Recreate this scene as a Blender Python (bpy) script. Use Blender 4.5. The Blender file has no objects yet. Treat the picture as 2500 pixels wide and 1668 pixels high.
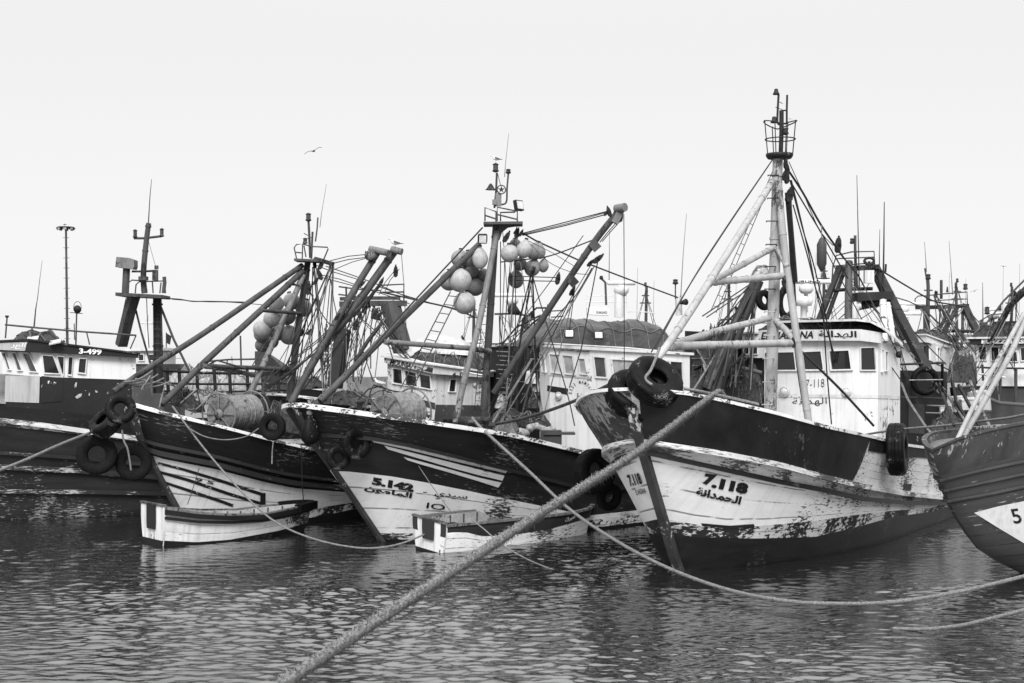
import bpy, math, random
import numpy as np
from mathutils import Vector
random.seed(4)
RNG = np.random.RandomState(7)
S = bpy.context.scene
COL = S.collection
# ---------------------------------------------------------------- camera, sky, sun, exposure
FPX, HOR, EYE = 3472.0, 880.0, 4.0          # focal length and horizon in photo pixels, eye height in metres
cam = bpy.data.objects.new('camera', bpy.data.cameras.new('camera'))
COL.objects.link(cam); S.camera = cam
cam.location = (0, 0, EYE); cam.rotation_euler = (math.radians(90), 0, 0)
cam.data.sensor_width = 36; cam.data.lens = 36 * FPX / 2500
cam.data.shift_y = (HOR - 834) / 2500
cam.data.clip_end = 6000
SUN_EL, SUN_AZ = 42, -177                    # azimuth from +Y: the light comes from behind the camera, to its left a little
W = bpy.data.worlds.new('World'); S.world = W; W.use_nodes = True
nt = W.node_tree; bg = nt.nodes['Background']
sky = nt.nodes.new('ShaderNodeTexSky'); sky.sky_type = 'NISHITA'; sky.sun_disc = False
sky.sun_elevation = math.radians(SUN_EL); sky.sun_rotation = math.radians(SUN_AZ)
sky.air_density = 1.0; sky.dust_density = 1.0; sky.altitude = 0
bw = nt.nodes.new('ShaderNodeRGBToBW'); nt.links.new(sky.outputs[0], bw.inputs[0])
# a bright hazy overcast: the clear-sky brightness is flattened
pw = nt.nodes.new('ShaderNodeMath'); pw.operation = 'POWER'; pw.inputs[1].default_value = 0.13
nt.links.new(bw.outputs[0], pw.inputs[0])
mu = nt.nodes.new('ShaderNodeMath'); mu.operation = 'MULTIPLY'; mu.inputs[1].default_value = 5.1
nt.links.new(pw.outputs[0], mu.inputs[0])
# overcast: the cloud is brighter overhead than near the horizon
tcw = nt.nodes.new('ShaderNodeTexCoord'); spw = nt.nodes.new('ShaderNodeSeparateXYZ'); nt.links.new(tcw.outputs['Generated'], spw.inputs[0])
mrw = nt.nodes.new('ShaderNodeMapRange'); mrw.interpolation_type = 'SMOOTHSTEP'
for i_, v_ in ((1, .20), (2, .85), (3, 1.0), (4, 2.6)): mrw.inputs[i_].default_value = v_
nt.links.new(spw.outputs[2], mrw.inputs[0])
m2 = nt.nodes.new('ShaderNodeMath'); m2.operation = 'MULTIPLY'; nt.links.new(mu.outputs[0], m2.inputs[0]); nt.links.new(mrw.outputs[0], m2.inputs[1]); nt.links.new(m2.outputs[0], bg.inputs[0])
bg.inputs[1].default_value = 0.10
sd = bpy.data.lights.new('sun', 'SUN'); so = bpy.data.objects.new('sun', sd); COL.objects.link(so)
sd.energy = 3.1; sd.angle = math.radians(25); sd.color = (1, 1, 1)
_e, _a = math.radians(SUN_EL), math.radians(SUN_AZ)
sdir = Vector((math.sin(_a) * math.cos(_e), math.cos(_a) * math.cos(_e), math.sin(_e)))
so.rotation_euler = (sdir).to_track_quat('Z', 'Y').to_euler()
S.view_settings.view_transform = 'Standard'; S.view_settings.look = 'None'
S.view_settings.exposure = 0.52; S.view_settings.gamma = 1.0

# ---------------------------------------------------------------- helpers
def P(px, py, Y):
    """The point at distance Y that the photo shows at pixel (px, py)."""
    return Vector(((px - 1250) / FPX * Y, Y, EYE - (py - HOR) / FPX * Y))
def PW(px, py):
    Y = FPX * EYE / (py - HOR); return P(px, py, Y)
def proj(p):
    return np.array([1250 + FPX * p[0] / p[1], HOR - FPX * (p[2] - EYE) / p[1]])

class MB:
    def __init__(s): s.v = []; s.f = []; s.m = []; s.uv = []; s.smooth = []
    def add(s, v, f, mi=0, smooth=False, uv=None):
        k = len(s.v); s.v += [tuple(p) for p in v]
        for j, q in enumerate(f):
            s.f.append([k + i for i in q]); s.m.append(mi); s.smooth.append(smooth)
            s.uv.append(uv[j] if uv else None)
        return s
    def tube(s, pts, r, n=8, mi=0, cap=True, r1=None):
        pts = [Vector(p) for p in pts]
        if isinstance(r, (int, float)):
            r = [r + ((r1 if r1 is not None else r) - r) * i / max(1, len(pts) - 1) for i in range(len(pts))]
        V = []; up = None
        for i, p in enumerate(pts):
            t = (pts[min(i + 1, len(pts) - 1)] - pts[max(i - 1, 0)])
            if t.length < 1e-9: t = Vector((0, 0, 1))
            t.normalize()
            if up is None:
                up = Vector((0, 0, 1)) if abs(t.z) < .9 else Vector((1, 0, 0))
            a = t.cross(up).normalized(); b = a.cross(t).normalized(); up = b
            for k in range(n):
                an = 2 * math.pi * k / n
                V.append(p + (a * math.cos(an) + b * math.sin(an)) * r[i])
        Fc = [(i * n + k, i * n + (k + 1) % n, (i + 1) * n + (k + 1) % n, (i + 1) * n + k) for i in range(len(pts) - 1) for k in range(n)]
        s.add(V, Fc, mi, n > 5)
        if cap:
            L = len(pts) - 1
            s.add([V[k] for k in range(n)], [tuple(range(n - 1, -1, -1))], mi)
            s.add([V[L * n + k] for k in range(n)], [tuple(range(n))], mi)
        return s
    def box(s, c, size, ax=None, mi=0):
        c = Vector(c); X, Y, Z = ax if ax else (Vector((1, 0, 0)), Vector((0, 1, 0)), Vector((0, 0, 1)))
        h = [q / 2 for q in size]
        V = [c + X * h[0] * i + Y * h[1] * j + Z * h[2] * k for k in (-1, 1) for j in (-1, 1) for i in (-1, 1)]
        s.add(V, [(0, 2, 3, 1), (4, 5, 7, 6), (0, 1, 5, 4), (2, 6, 7, 3), (0, 4, 6, 2), (1, 3, 7, 5)], mi); return s
    def beam(s, a, b, w, h, mi=0, up=Vector((0, 0, 1))):
        a, b = Vector(a), Vector(b); t = (b - a); L = t.length; t.normalize()
        x = t.cross(up)
        if x.length < .05: x = t.cross(Vector((0, 1, 0)))
        x.normalize(); z = x.cross(t)
        return s.box((a + b) / 2, (w, L, h), (x, t, z), mi)
    def lathe(s, c, prof, n=24, ax=None, mi=0, smooth=True):
        """prof: (radius, height) pairs along the axis Z of ax"""
        c = Vector(c); X, Y, Z = ax if ax else (Vector((1, 0, 0)), Vector((0, 1, 0)), Vector((0, 0, 1)))
        V = [c + (X * math.cos(2 * math.pi * k / n) + Y * math.sin(2 * math.pi * k / n)) * r + Z * h for r, h in prof for k in range(n)]
        Fc = [(i * n + k, i * n + (k + 1) % n, (i + 1) * n + (k + 1) % n, (i + 1) * n + k) for i in range(len(prof) - 1) for k in range(n)]
        s.add(V, Fc, mi, smooth); return s
    def prism(s, poly, a, b, mi=0):
        """poly: list of 3-D points; swept from +a to +b (vectors)"""
        n = len(poly); V = [Vector(p) + a for p in poly] + [Vector(p) + b for p in poly]
        s.add(V, [tuple(range(n - 1, -1, -1)), tuple(range(n, 2 * n))] + [(i, (i + 1) % n, n + (i + 1) % n, n + i) for i in range(n)], mi); return s
    def mesh(s, name, mats, org):
        me = bpy.data.meshes.new(name)
        o = Vector(org)
        me.from_pydata([tuple(Vector(p) - o) for p in s.v], [], s.f)
        for m in (mats if isinstance(mats, (list, tuple)) else [mats]): me.materials.append(m)
        me.polygons.foreach_set('material_index', s.m); me.polygons.foreach_set('use_smooth', s.smooth)
        if any(u is not None for u in s.uv):
            l = me.uv_layers.new(name='UVMap'); d = []
            for u, f in zip(s.uv, s.f): d += list(u) if u is not None else [(0, 0)] * len(f)
            l.data.foreach_set('uv', [c for q in d for c in q])
        me.update(); return me

def tag(o, label, cat=None, group=None, kind=None):
    if label: o['label'] = label
    if cat: o['category'] = cat
    if group: o['group'] = group
    if kind: o['kind'] = kind
    return o
def thing(name, label, cat, loc=(0, 0, 0), group=None):
    o = bpy.data.objects.new(name, None); COL.objects.link(o); o.location = loc; o.empty_display_size = .2
    return tag(o, label, cat, group)
def root_of(o):
    while o.parent: o = o.parent
    return o
def part(name, mb, mats, parent, label=None):
    o = bpy.data.objects.new(name, mb.mesh(name, mats, root_of(parent).location))
    COL.objects.link(o); o.parent = parent
    if label: o['label'] = label
    return o
def solo(name, mb, mats, loc, label, cat, group=None, kind=None):
    o = bpy.data.objects.new(name, mb.mesh(name, mats, loc)); COL.objects.link(o); o.location = loc
    return tag(o, label, cat, group, kind)
def copy_tree(o, parent=None):
    c = o.copy(); COL.objects.link(c)
    if parent: c.parent = parent
    for ch in list(o.children): copy_tree(ch, c)
    return c
def catenary(a, b, sag, n=16):
    a, b = Vector(a), Vector(b)
    return [a.lerp(b, i / n) - Vector((0, 0, 4 * sag * (i / n) * (1 - i / n))) for i in range(n + 1)]

# ---------------------------------------------------------------- materials (all grey: the photograph is black and white)
def nodes(name):
    m = bpy.data.materials.new(name); m.use_nodes = True
    return m, m.node_tree, m.node_tree.nodes['Principled BSDF']
def g(v): return (v, v, v, 1)
def mixf(t, fac, a, b):
    n = t.nodes.new('ShaderNodeMix'); n.data_type = 'RGBA'
    for i, x in ((0, fac), (6, a), (7, b)):
        if isinstance(x, (int, float)): n.inputs[i].default_value = x if i == 0 else g(x)
        elif isinstance(x, tuple): n.inputs[i].default_value = x
        else: t.links.new(x, n.inputs[i])
    return n.outputs[2]
def noise(t, vec, scale, detail=5, rough=.6, stretch=(1, 1, 1)):
    mp = t.nodes.new('ShaderNodeMapping'); mp.inputs['Scale'].default_value = stretch
    t.links.new(vec, mp.inputs[0])
    n = t.nodes.new('ShaderNodeTexNoise'); n.inputs['Scale'].default_value = scale
    n.inputs['Detail'].default_value = detail; n.inputs['Roughness'].default_value = rough
    t.links.new(mp.outputs[0], n.inputs['Vector']); return n.outputs[0]
def ramp(t, fac, lo, hi, a=0.0, b=1.0):
    n = t.nodes.new('ShaderNodeMapRange'); n.inputs[1].default_value = lo; n.inputs[2].default_value = hi
    n.inputs[3].default_value = a; n.inputs[4].default_value = b; t.links.new(fac, n.inputs[0]); return n.outputs[0]
def math2(t, op, a, b):
    n = t.nodes.new('ShaderNodeMath'); n.operation = op
    for i, x in ((0, a), (1, b)):
        if isinstance(x, (int, float)): n.inputs[i].default_value = x
        else: t.links.new(x, n.inputs[i])
    return n.outputs[0]
_seed = [0]
def paint(name, col, under=.05, chips=.35, var=.35, rough=.55, plank=0.0, uv=False, scale=1.0, stretch=(1, 1, 1), streak=0.0, bump=.25, soft=.03):
    """weathered paint: tone patches, flaked spots that show the layer below, plank seams, run-off streaks"""
    m, t, b = nodes(name); _seed[0] += 1
    tc = t.nodes.new('ShaderNodeTexCoord'); vec = tc.outputs['UV' if uv else 'Object']
    off = t.nodes.new('ShaderNodeVectorMath'); off.inputs[1].default_value = (_seed[0] * 3.7, _seed[0] * 1.9, _seed[0]); t.links.new(vec, off.inputs[0]); v2 = off.outputs[0]
    n1 = noise(t, v2, 1.1 * scale, 6, .65, stretch)
    c = mixf(t, ramp(t, n1, .3, .7), col * (1 - var), min(.9, col * (1 + var * .6)))
    nf = noise(t, v2, 16 * scale, 4, .7, stretch)
    c = mixf(t, ramp(t, nf, .3, .75, 0, .45), c, col * (1 - var))
    hgt = nf
    if streak:
        ns = noise(t, v2, 3.0, 4, .6, (3.2, .22, 3.2) if uv else (3.2, 3.2, .22))
        c = mixf(t, ramp(t, ns, .5, .72, 0, streak), c, under)
    if plank:
        sp = t.nodes.new('ShaderNodeSeparateXYZ'); t.links.new(vec, sp.inputs[0])
        wob = math2(t, 'ADD', sp.outputs[1], ramp(t, noise(t, v2, .8, 2), 0, 1, -.02, .02))
        fr = math2(t, 'FRACT', math2(t, 'DIVIDE', wob, plank), 0)
        ln = math2(t, 'LESS_THAN', fr, .075)
        brk = ramp(t, noise(t, v2, 2.2, 4), .42, .52)
        c = mixf(t, math2(t, 'MULTIPLY', math2(t, 'MULTIPLY', ln, brk), .8), c, min(under, .012 if col < .2 else .05))
        idx = math2(t, 'FLOOR', math2(t, 'DIVIDE', wob, plank), 0)
        wn = t.nodes.new('ShaderNodeTexWhiteNoise'); wn.noise_dimensions = '1D'; t.links.new(idx, wn.inputs['W'])
        c = mixf(t, ramp(t, wn.outputs[0], 0, 1, 0, .22), c, col * .6)
        hgt = math2(t, 'SUBTRACT', nf, ln)
    if chips:
        st = (stretch[0], stretch[1] * 1, stretch[2])
        n2 = noise(t, v2, 5.5 * scale, 8, .68, st); big = noise(t, v2, .55 * scale, 2, .5)
        s = math2(t, 'ADD', n2, ramp(t, big, .3, .7, -.2, .17))
        th = .80 - chips * .45
        k = ramp(t, s, th, th + soft)
        c = mixf(t, k, c, under); hgt = math2(t, 'SUBTRACT', hgt, k)
    t.links.new(c, b.inputs['Base Color'])
    b.inputs['Roughness'].default_value = rough
    spec = .08 if col < .012 else .22
    if 'Specular IOR Level' in b.inputs: b.inputs['Specular IOR Level'].default_value = spec
    if bump:
        bp = t.nodes.new('ShaderNodeBump'); bp.inputs['Strength'].default_value = bump; bp.inputs['Distance'].default_value = .012
        t.links.new(hgt, bp.inputs['Height']); t.links.new(bp.outputs[0], b.inputs['Normal'])
    return m
def plain(name, col, rough=.6, var=.25, scale=6, metal=0, spec=.4):
    m, t, b = nodes(name); _seed[0] += 1
    tc = t.nodes.new('ShaderNodeTexCoord')
    n1 = noise(t, tc.outputs['Object'], scale, 5, .6)
    t.links.new(mixf(t, ramp(t, n1, .3, .7), col * (1 - var), min(.95, col * (1 + var))), b.inputs['Base Color'])
    b.inputs['Roughness'].default_value = rough; b.inputs['Metallic'].default_value = metal
    b.inputs['Specular IOR Level'].default_value = spec
    return m
M = {}
HS = (1.0, 4.5, 1)      # flakes run along the planks (u along the hull, v up it)
M['rope'] = plain('rope', .13, .95, .65, 40)
M['hull_black'] = paint('hull_black', .012, .12, .27, .6, .55, .21, True, 1, HS, .0)
M['hull_dark'] = paint('hull_dark', .020, .16, .30, .6, .6, .19, True, 1, HS)
M['hull_worn'] = paint('hull_worn', .022, .30, .52, .5, .7, .17, True, 1.1, (1, 7, 1))
M['hull_white'] = paint('hull_white', .80, .045, .44, .16, .6, .17, True, 1.2, HS, .12)
M['worn_edge'] = paint('worn_edge', .64, .02, .80, .25, .7, .17, True, 1.6, (1, 2.2, 1), .3)
M['hull_white_worn'] = paint('hull_white_worn', .68, .045, .46, .22, .7, .17, True, 1.3, HS, .25)
M['strake_worn'] = paint('strake_worn', .55, .07, .62, .3, .7, 0, True, 1.6, (1, 5, 1))
M['hull_grey'] = paint('hull_grey', .055, .3, .08, .3, .5, .26, True, .8, HS)
M['hull_slime'] = paint('hull_slime', .012, .06, .3, .5, .45, 0, True, 1.4, HS)
M['weather_panel'] = paint('weather_panel', .05, .26, .46, .55, .6, 0, True, 1.2, (3.2, .9, 1))
M['ply_dark'] = paint('ply_dark', .019, .10, .24, .65, .6, 0, True, 1, (2.4, .8, 1), .0)
M['stripe_white'] = paint('stripe_white', .62, .06, .34, .2, .65, 0, True, 1.6, (1, 5, 1))
M['stem'] = paint('stem', .045, .42, .44, .5, .7, 0, False, 2.4, (1, 1, .5))
M['timber'] = paint('timber', .12, .03, .45, .5, .75, 0, False, 2)
M['cap_white'] = paint('cap_white', .6, .05, .55, .2, .7, 0, False, 2.2, (1, 1, 2))
M['deck'] = paint('deck', .12, .04, .4, .5, .8, 0, False, 2)
M['deck_pale'] = paint('deck_pale', .3, .06, .4, .35, .7, 0, True, 2)
M['stern_white'] = paint('stern_white', .6, .05, .42, .18, .65, 0, False, 2.2, (1, 1, .7), .4)
M['paint_dark'] = paint('paint_dark', .028, .3, .2, .4, .6, 0, True, 1.2, HS)
M['hull_white_b'] = paint('hull_white_b', .76, .045, .22, .2, .7, .17, True, 1.3, HS, .25)
M['drum_net'] = plain('drum_net', .15, .95, .5, 12)
M['letter'] = paint('letter', .012, .5, .22, .3, .6, 0, False, 3)
M['letter_white'] = paint('letter_white', .7, .05, .25, .15, .6, 0, False, 3)
M['white'] = paint('white', .63, .16, .22, .10, .45, 0, False, 1.2, (1, 1, 1), .28)
M['white_dull'] = paint('white_dull', .55, .1, .24, .2, .6, 0, False, 1.5, (1, 1, 1), .4)
M['house_grey'] = paint('house_grey', .40, .12, .2, .2, .6, 0, False, 1.5, (1, 1, .4), .5)
M['house_dark'] = paint('house_dark', .018, .6, .13, .4, .6, 0, False, .9, (1, 1, 1))
M['house_mid'] = paint('house_mid', .05, .3, .15, .3, .6, 0, False, 1)
M['steel'] = paint('steel', .060, .015, .46, .5, .6, 0, False, 2.5, (1, 1, .5), .6)
M['steel_light'] = paint('steel_light', .16, .03, .46, .4, .6, 0, False, 2.5, (1, 1, .5), .6)
M['steel_dark'] = paint('steel_dark', .018, .09, .3, .4, .6, 0, False, 2.5)
M['steel_white'] = paint('steel_white', .33, .07, .36, .3, .55, 0, False, 2.5, (1, 1, .5), .4)
M['wire'] = plain('wire', .010, .6, .4)
M['wire_grey'] = plain('wire_grey', .12, .7, .4)
M['rubber'] = plain('rubber', .006, .7, .5, 9, 0, .08)
M['rubber_worn'] = paint('rubber_worn', .006, .12, .30, .4, .5, 0, False, 3.5)
M['glass'] = plain('glass', .012, .08, .3, 1, 0, .5)
M['tarp'] = plain('tarp', .055, .42, .3, 1.2, 0, .3)
_t = M['tarp'].node_tree; _tc = _t.nodes.new('ShaderNodeTexCoord'); _n = noise(_t, _tc.outputs['Object'], .8, 2.5, .5, (1, 1, 2.0)); _r = math2(_t, 'ABSOLUTE', math2(_t, 'SUBTRACT', _n, .5), 0)
_b = _t.nodes.new('ShaderNodeBump'); _b.invert = True; _b.inputs['Strength'].default_value = .9; _b.inputs['Distance'].default_value = .35; _t.links.new(_r, _b.inputs['Height']); _t.links.new(_b.outputs[0], _t.nodes['Principled BSDF'].inputs['Normal'])
M['net'] = plain('net', .032, .95, .7, 14)
M['net_pale'] = plain('net_pale', .26, .95, .5, 12)
M['curtain'] = plain('curtain', .30, .5, .45, 3)
M['glass_grey'] = plain('glass_grey', .06, .15, .4, 2)
M['lamp_glass'] = plain('lamp_glass', .5, .15, .2)
# ---------------------------------------------------------------- water
WAVE = .032
def make_water():
    xf = np.arange(-15.5, 16.5, .038); yf = np.concatenate([np.arange(12.5, 25, .03), np.arange(25, 41, .065)])
    gx = np.concatenate([-np.geomspace(4000, 16, 26), xf, np.geomspace(17, 4000, 26)])
    gy = np.concatenate([[-400, -60, -5, 5, 9, 11.5, 12.2], yf, np.geomspace(42, 4000, 30)])
    X, Y = np.meshgrid(gx, gy); Z = np.zeros_like(X)
    r = np.random.RandomState(3); N = 110
    for k in range(N):
        lam = .11 * (4.8 ** r.rand() ** 1.2); kk = 2 * math.pi / lam
        th = math.radians(86) + r.randn() * .55
        ph = kk * (X * math.cos(th) + Y * math.sin(th)) + r.rand() * 7 + 1.1 * np.sin(X * 1.1 + k) + .8 * np.sin(Y * .9 + k * 2)
        a = WAVE * lam ** .9 / math.sqrt(N); q = np.sin(ph)
        Z += a * (q + .25 * (q * q - .5))
    for k in range(5):
        lam = 4 + 5 * r.rand(); th = r.rand() * 6; kk = 2 * math.pi / lam
        Z += .008 * np.sin(kk * (X * math.cos(th) + Y * math.sin(th)) + k)
    patch = .8 + .25 * np.sin(X * .42 + 1 + .9 * np.sin(Y * .33)) + .22 * np.sin(Y * .45 + .5 * X + np.sin(X * .8))
    edge = np.clip(np.minimum(np.minimum(X + 15.6, 16.6 - X), np.minimum(Y - 12.3, 41.2 - Y)) / 1.2, 0, 1)
    Z *= np.clip(patch, .35, 1.2) * edge
    ny, nx = X.shape
    v = np.stack([X, Y, Z], -1).reshape(-1, 3)
    i = np.arange(ny * nx).reshape(ny, nx)
    f = np.stack([i[:-1, :-1], i[:-1, 1:], i[1:, 1:], i[1:, :-1]], -1).reshape(-1, 4)
    me = bpy.data.meshes.new('harbour_water')
    me.vertices.add(len(v)); me.vertices.foreach_set('co', v.astype('f').ravel())
    me.loops.add(f.size); me.loops.foreach_set('vertex_index', f.astype('i').ravel())
    me.polygons.add(len(f)); me.polygons.foreach_set('loop_start', np.arange(0, f.size, 4, dtype='i'))
    me.polygons.foreach_set('use_smooth', np.ones(len(f), bool))
    me.update(calc_edges=True)
    m, t, b = nodes('harbour_water')
    b.inputs['Base Color'].default_value = g(.012); b.inputs['Roughness'].default_value = .02; b.inputs['IOR'].default_value = 2.6
    tc = t.nodes.new('ShaderNodeTexCoord')
    n = noise(t, tc.outputs['Object'], 9, 3, .5, (.6, 1.4, 1)); bp = t.nodes.new('ShaderNodeBump')
    bp.inputs['Strength'].default_value = .25; bp.inputs['Distance'].default_value = .03
    t.links.new(n, bp.inputs['Height']); t.links.new(bp.outputs[0], b.inputs['Normal'])
    me.materials.append(m)
    o = bpy.data.objects.new('water', me); COL.objects.link(o); o['kind'] = 'structure'
    o['label'] = 'dark rippled harbour water'
make_water()

# ---------------------------------------------------------------- wooden hulls
class Boat:
    """a hull laid out in its own frame: d metres behind the stem at the water, o metres out to one side, z up"""
    def __init__(s, name, label, cat, stem, phi, L, B, sheer, bands, mats, le=(6.5, 2.6), bw=.8, pw=.6, deck=.75, taper=.25, nT=64, base=None, flip=False, far=None, inner=None, roll=0.0):
        b = PW(*stem[0]) if base is None else Vector(base)
        s.bx, s.by = b.x, b.y; s.roll = roll
        a = math.radians(phi); s.bk = np.array([math.sin(a), math.cos(a)]); s.n = np.array([math.cos(a), -math.sin(a)]) * (-1 if flip else 1); s.dir = -1 if flip else 1
        s.L, s.B, s.le, s.bw, s.pw, s.taper = L, B, le, bw, pw, taper
        zs, ds = [], []
        for px, py in stem:
            xr = (px - 1250) / FPX
            Y = (s.bx * s.n[0] + s.by * s.n[1]) / (xr * s.n[0] + s.n[1])
            d = (xr * Y - s.bx) * s.bk[0] + (Y - s.by) * s.bk[1]
            zs.append(EYE - (py - HOR) / FPX * Y); ds.append(d)
        s.sz, s.sd = np.array(zs), np.array(ds); s.ztop = zs[-1]
        s.T = (np.linspace(0, 1, nT)) ** 1.5
        s.lev = [np.full(nT, -.55), np.zeros(nT)]
        for c in bands + [sheer]: s.lev.append(s.solve(c))
        s.lev = np.array(s.lev)
        for k in range(2, len(s.lev)): s.lev[k] = np.maximum(s.lev[k], s.lev[k - 1] + .02)
        s.K = len(s.lev) - 1
        vt = [0]
        for k in range(1, s.K + 1): vt.append(vt[-1] + float(np.mean(s.lev[k] - s.lev[k - 1])) * 1.05)
        s.vt = np.array(vt)
        s.root = thing(name, label, cat, (s.bx, s.by, 0))
        tt, ww = np.meshgrid(np.linspace(0, 1, 140) ** 1.4, np.linspace(.6, s.K, 60), indexing='ij')
        s.grid = {}
        for sd in (1, -1):
            p = np.array([s.pt(t, w, sd) for t, w in zip(tt.ravel(), ww.ravel())])
            s.grid[sd] = (tt.ravel(), ww.ravel(), 1250 + FPX * p[:, 0] / p[:, 1], HOR - FPX * (p[:, 2] - EYE) / p[:, 1])
        s.far = far or mats; s.inner = inner or mats[-1]; s.build(mats, deck)
    def stemd(s, z):
        z0 = np.interp(z, s.sz, s.sd)
        if z < s.sz[0]: z0 = s.sd[0] + (z - s.sz[0]) * (s.sd[1] - s.sd[0]) / (s.sz[1] - s.sz[0]) * .7
        if z > s.sz[-1]: z0 = s.sd[-1] + (z - s.sz[-1]) * (s.sd[-1] - s.sd[-2]) / max(.05, s.sz[-1] - s.sz[-2]) * .5
        return float(z0)
    def half(s, t, z):
        sd = s.stemd(z); dd = t * (s.L - sd); q = min(1.25, max(0, z / s.ztop))
        q = max(q, 0)
        le = s.le[0] + (s.le[1] - s.le[0]) * q
        x = min(1, dd / le); x = 1 - (1 - x) ** 2
        h = s.B / 2 * (s.bw + (1 - s.bw) * min(1, q * 1.3)) * x ** s.pw
        if z < 0: h *= 1 + z * .5
        tl = max(0, (t - .55) / .45); h *= 1 - s.taper * tl * tl
        return sd + dd, h
    def world(s, d, o, z):
        return Vector((s.bx + s.bk[0] * d + s.n[0] * o, s.by + s.bk[1] * d + s.n[1] * o, z + o * s.roll))
    def solve(s, poly):
        if not isinstance(poly[0], (tuple, list)): return np.interp(s.T, np.linspace(0, 1, len(poly)), poly)
        poly = sorted(poly); xs = [p[0] for p in poly]; ys = [p[1] for p in poly]; out = []; last = None; mx = -1e9; hold = False
        for t in s.T:
            z = last if last is not None else 2.0
            if not hold:
                for _ in range(14):
                    d, h = s.half(t, z); w = s.world(d, h, z); p = proj(w)
                    z = .5 * z + .5 * (EYE - (np.interp(p[0], xs, ys) - HOR) / FPX * w.y - h * s.roll)
                q = p[0] * s.dir
                if q > (xs[-1] if s.dir > 0 else -xs[0]) + 1 or q < mx - 2: hold = True
                mx = max(mx, q)
                if hold and last is not None: z = last
            last = z; out.append(z)
        return np.array(out)
    def zof(s, t, w):
        w = min(max(w, 0), s.K); k = min(int(w), s.K - 1); f = w - k
        a = np.interp(t, s.T, s.lev[k]); b = np.interp(t, s.T, s.lev[k + 1])
        return float(a + (b - a) * f + (max(0, w - s.K) if w >= s.K else 0))
    def pt(s, t, w, sd=1):
        z = s.zof(t, w); d, h = s.half(t, z); return np.array(s.world(d, sd * h, z))
    def nrm(s, t, w, sd=1):
        a = s.pt(min(1, t + .01), w, sd) - s.pt(max(0, t - .01), w, sd); b = s.pt(t, min(s.K, w + .05), sd) - s.pt(t, w - .05, sd)
        c = np.cross(a, b); c /= np.linalg.norm(c) + 1e-9
        o = np.array([s.n[0] * sd, s.n[1] * sd, 0]) - np.array([s.bk[0], s.bk[1], 0]) * .3
        return c if c @ o > 0 else -c
    def loc(s, px, py, sd=1):
        T, Wc, gx, gy = s.grid[sd]; i = int(np.argmin((gx - px) ** 2 + (gy - py) ** 2 + (1e6 * (T > .06) if sd < 0 else 0))); t, w = T[i], Wc[i]      # far side: only the strip beside the stem shows
        for _ in range(5):
            q = proj(s.pt(t, w, sd)); e = .003
            t2 = t + e if t < .99 else t - e; w2 = w + .02 if w < s.K - .03 else w - .02
            J = np.stack([(proj(s.pt(t2, w, sd)) - q) / (t2 - t), (proj(s.pt(t, w2, sd)) - q) / (w2 - w)], 1)
            try: st = np.linalg.solve(J + 1e-6 * np.eye(2), np.array([px, py]) - q)
            except Exception: break
            t = min(1 if sd > 0 else .07, max(0, t + max(-.05, min(.05, st[0])))); w = min(s.K, max(.3, w + max(-.4, min(.4, st[1]))))
        return t, w
    def on(s, px, py, off=0.0, sd=1):
        t, w = s.loc(px, py, sd); return Vector(s.pt(t, w, sd) + s.nrm(t, w, sd) * off)
    def build(s, mats, deck):
        mb = MB(); sub = 5; nT = len(s.T)
        for sd in (1, -1):
            ws = [0] + [k + j / sub for k in range(s.K) for j in range(1, sub + 1)]
            V = [s.pt(t, w, sd) for t in s.T for w in ws]; m = len(ws)
            uvp = [(s.half(t, s.zof(t, w))[0] * 1.0 + (20 if sd < 0 else 0), float(np.interp(w, range(s.K + 1), s.vt))) for t in s.T for w in ws]
            k0 = len(mb.v)
            for i in range(nT - 1):
                for j in range(m - 1):
                    q = (i * m + j, (i + 1) * m + j, (i + 1) * m + j + 1, i * m + j + 1)
                    if sd < 0: q = q[::-1]
                    mb.f.append([k0 + a for a in q]); mb.m.append(min(j // sub, len(mats) - 1) + (len(mats) if sd < 0 else 0)); mb.smooth.append(True); mb.uv.append([uvp[a] for a in q])
            mb.v += [tuple(v) for v in V]
        ws = [k / 2 for k in range(2 * s.K + 1)]
        A = [s.pt(1, w, 1) for w in ws]; Bq = [s.pt(1, w, -1) for w in ws]
        n = len(ws); mb.add(A + Bq, [(i, n + i, n + i + 1, i + 1) for i in range(n - 1)], len(mats) - 1)
        # inner face of the bulwark and the deck
        inn = {}
        for sd in (1, -1):
            V = []
            for t in s.T:
                z = s.zof(t, s.K)
                for zz in (z - .01, z - deck):
                    d, h = s.half(t, zz); V.append(s.world(d, sd * max(0, min(h, s.half(t, z)[1]) - .07), zz))
            inn[sd] = V
            mb.add(V, [(2 * i, 2 * i + 1, 2 * i + 3, 2 * i + 2) for i in range(nT - 1)], 2 * len(mats), uv=[[(i * .3, 0), (i * .3, .7), (i * .3 + .3, .7), (i * .3 + .3, 0)] for i in range(nT - 1)])
        s.hull = part('hull', mb, list(mats) + list(s.far) + [s.inner], s.root)
        dk = MB(); V = []
        for i in range(nT): V += [inn[1][2 * i + 1], inn[-1][2 * i + 1]]
        dk.add(V, [(2 * i, 2 * i + 1, 2 * i + 3, 2 * i + 2) for i in range(nT - 1)]); part('deck', dk, M['deck'], s.root)
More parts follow.
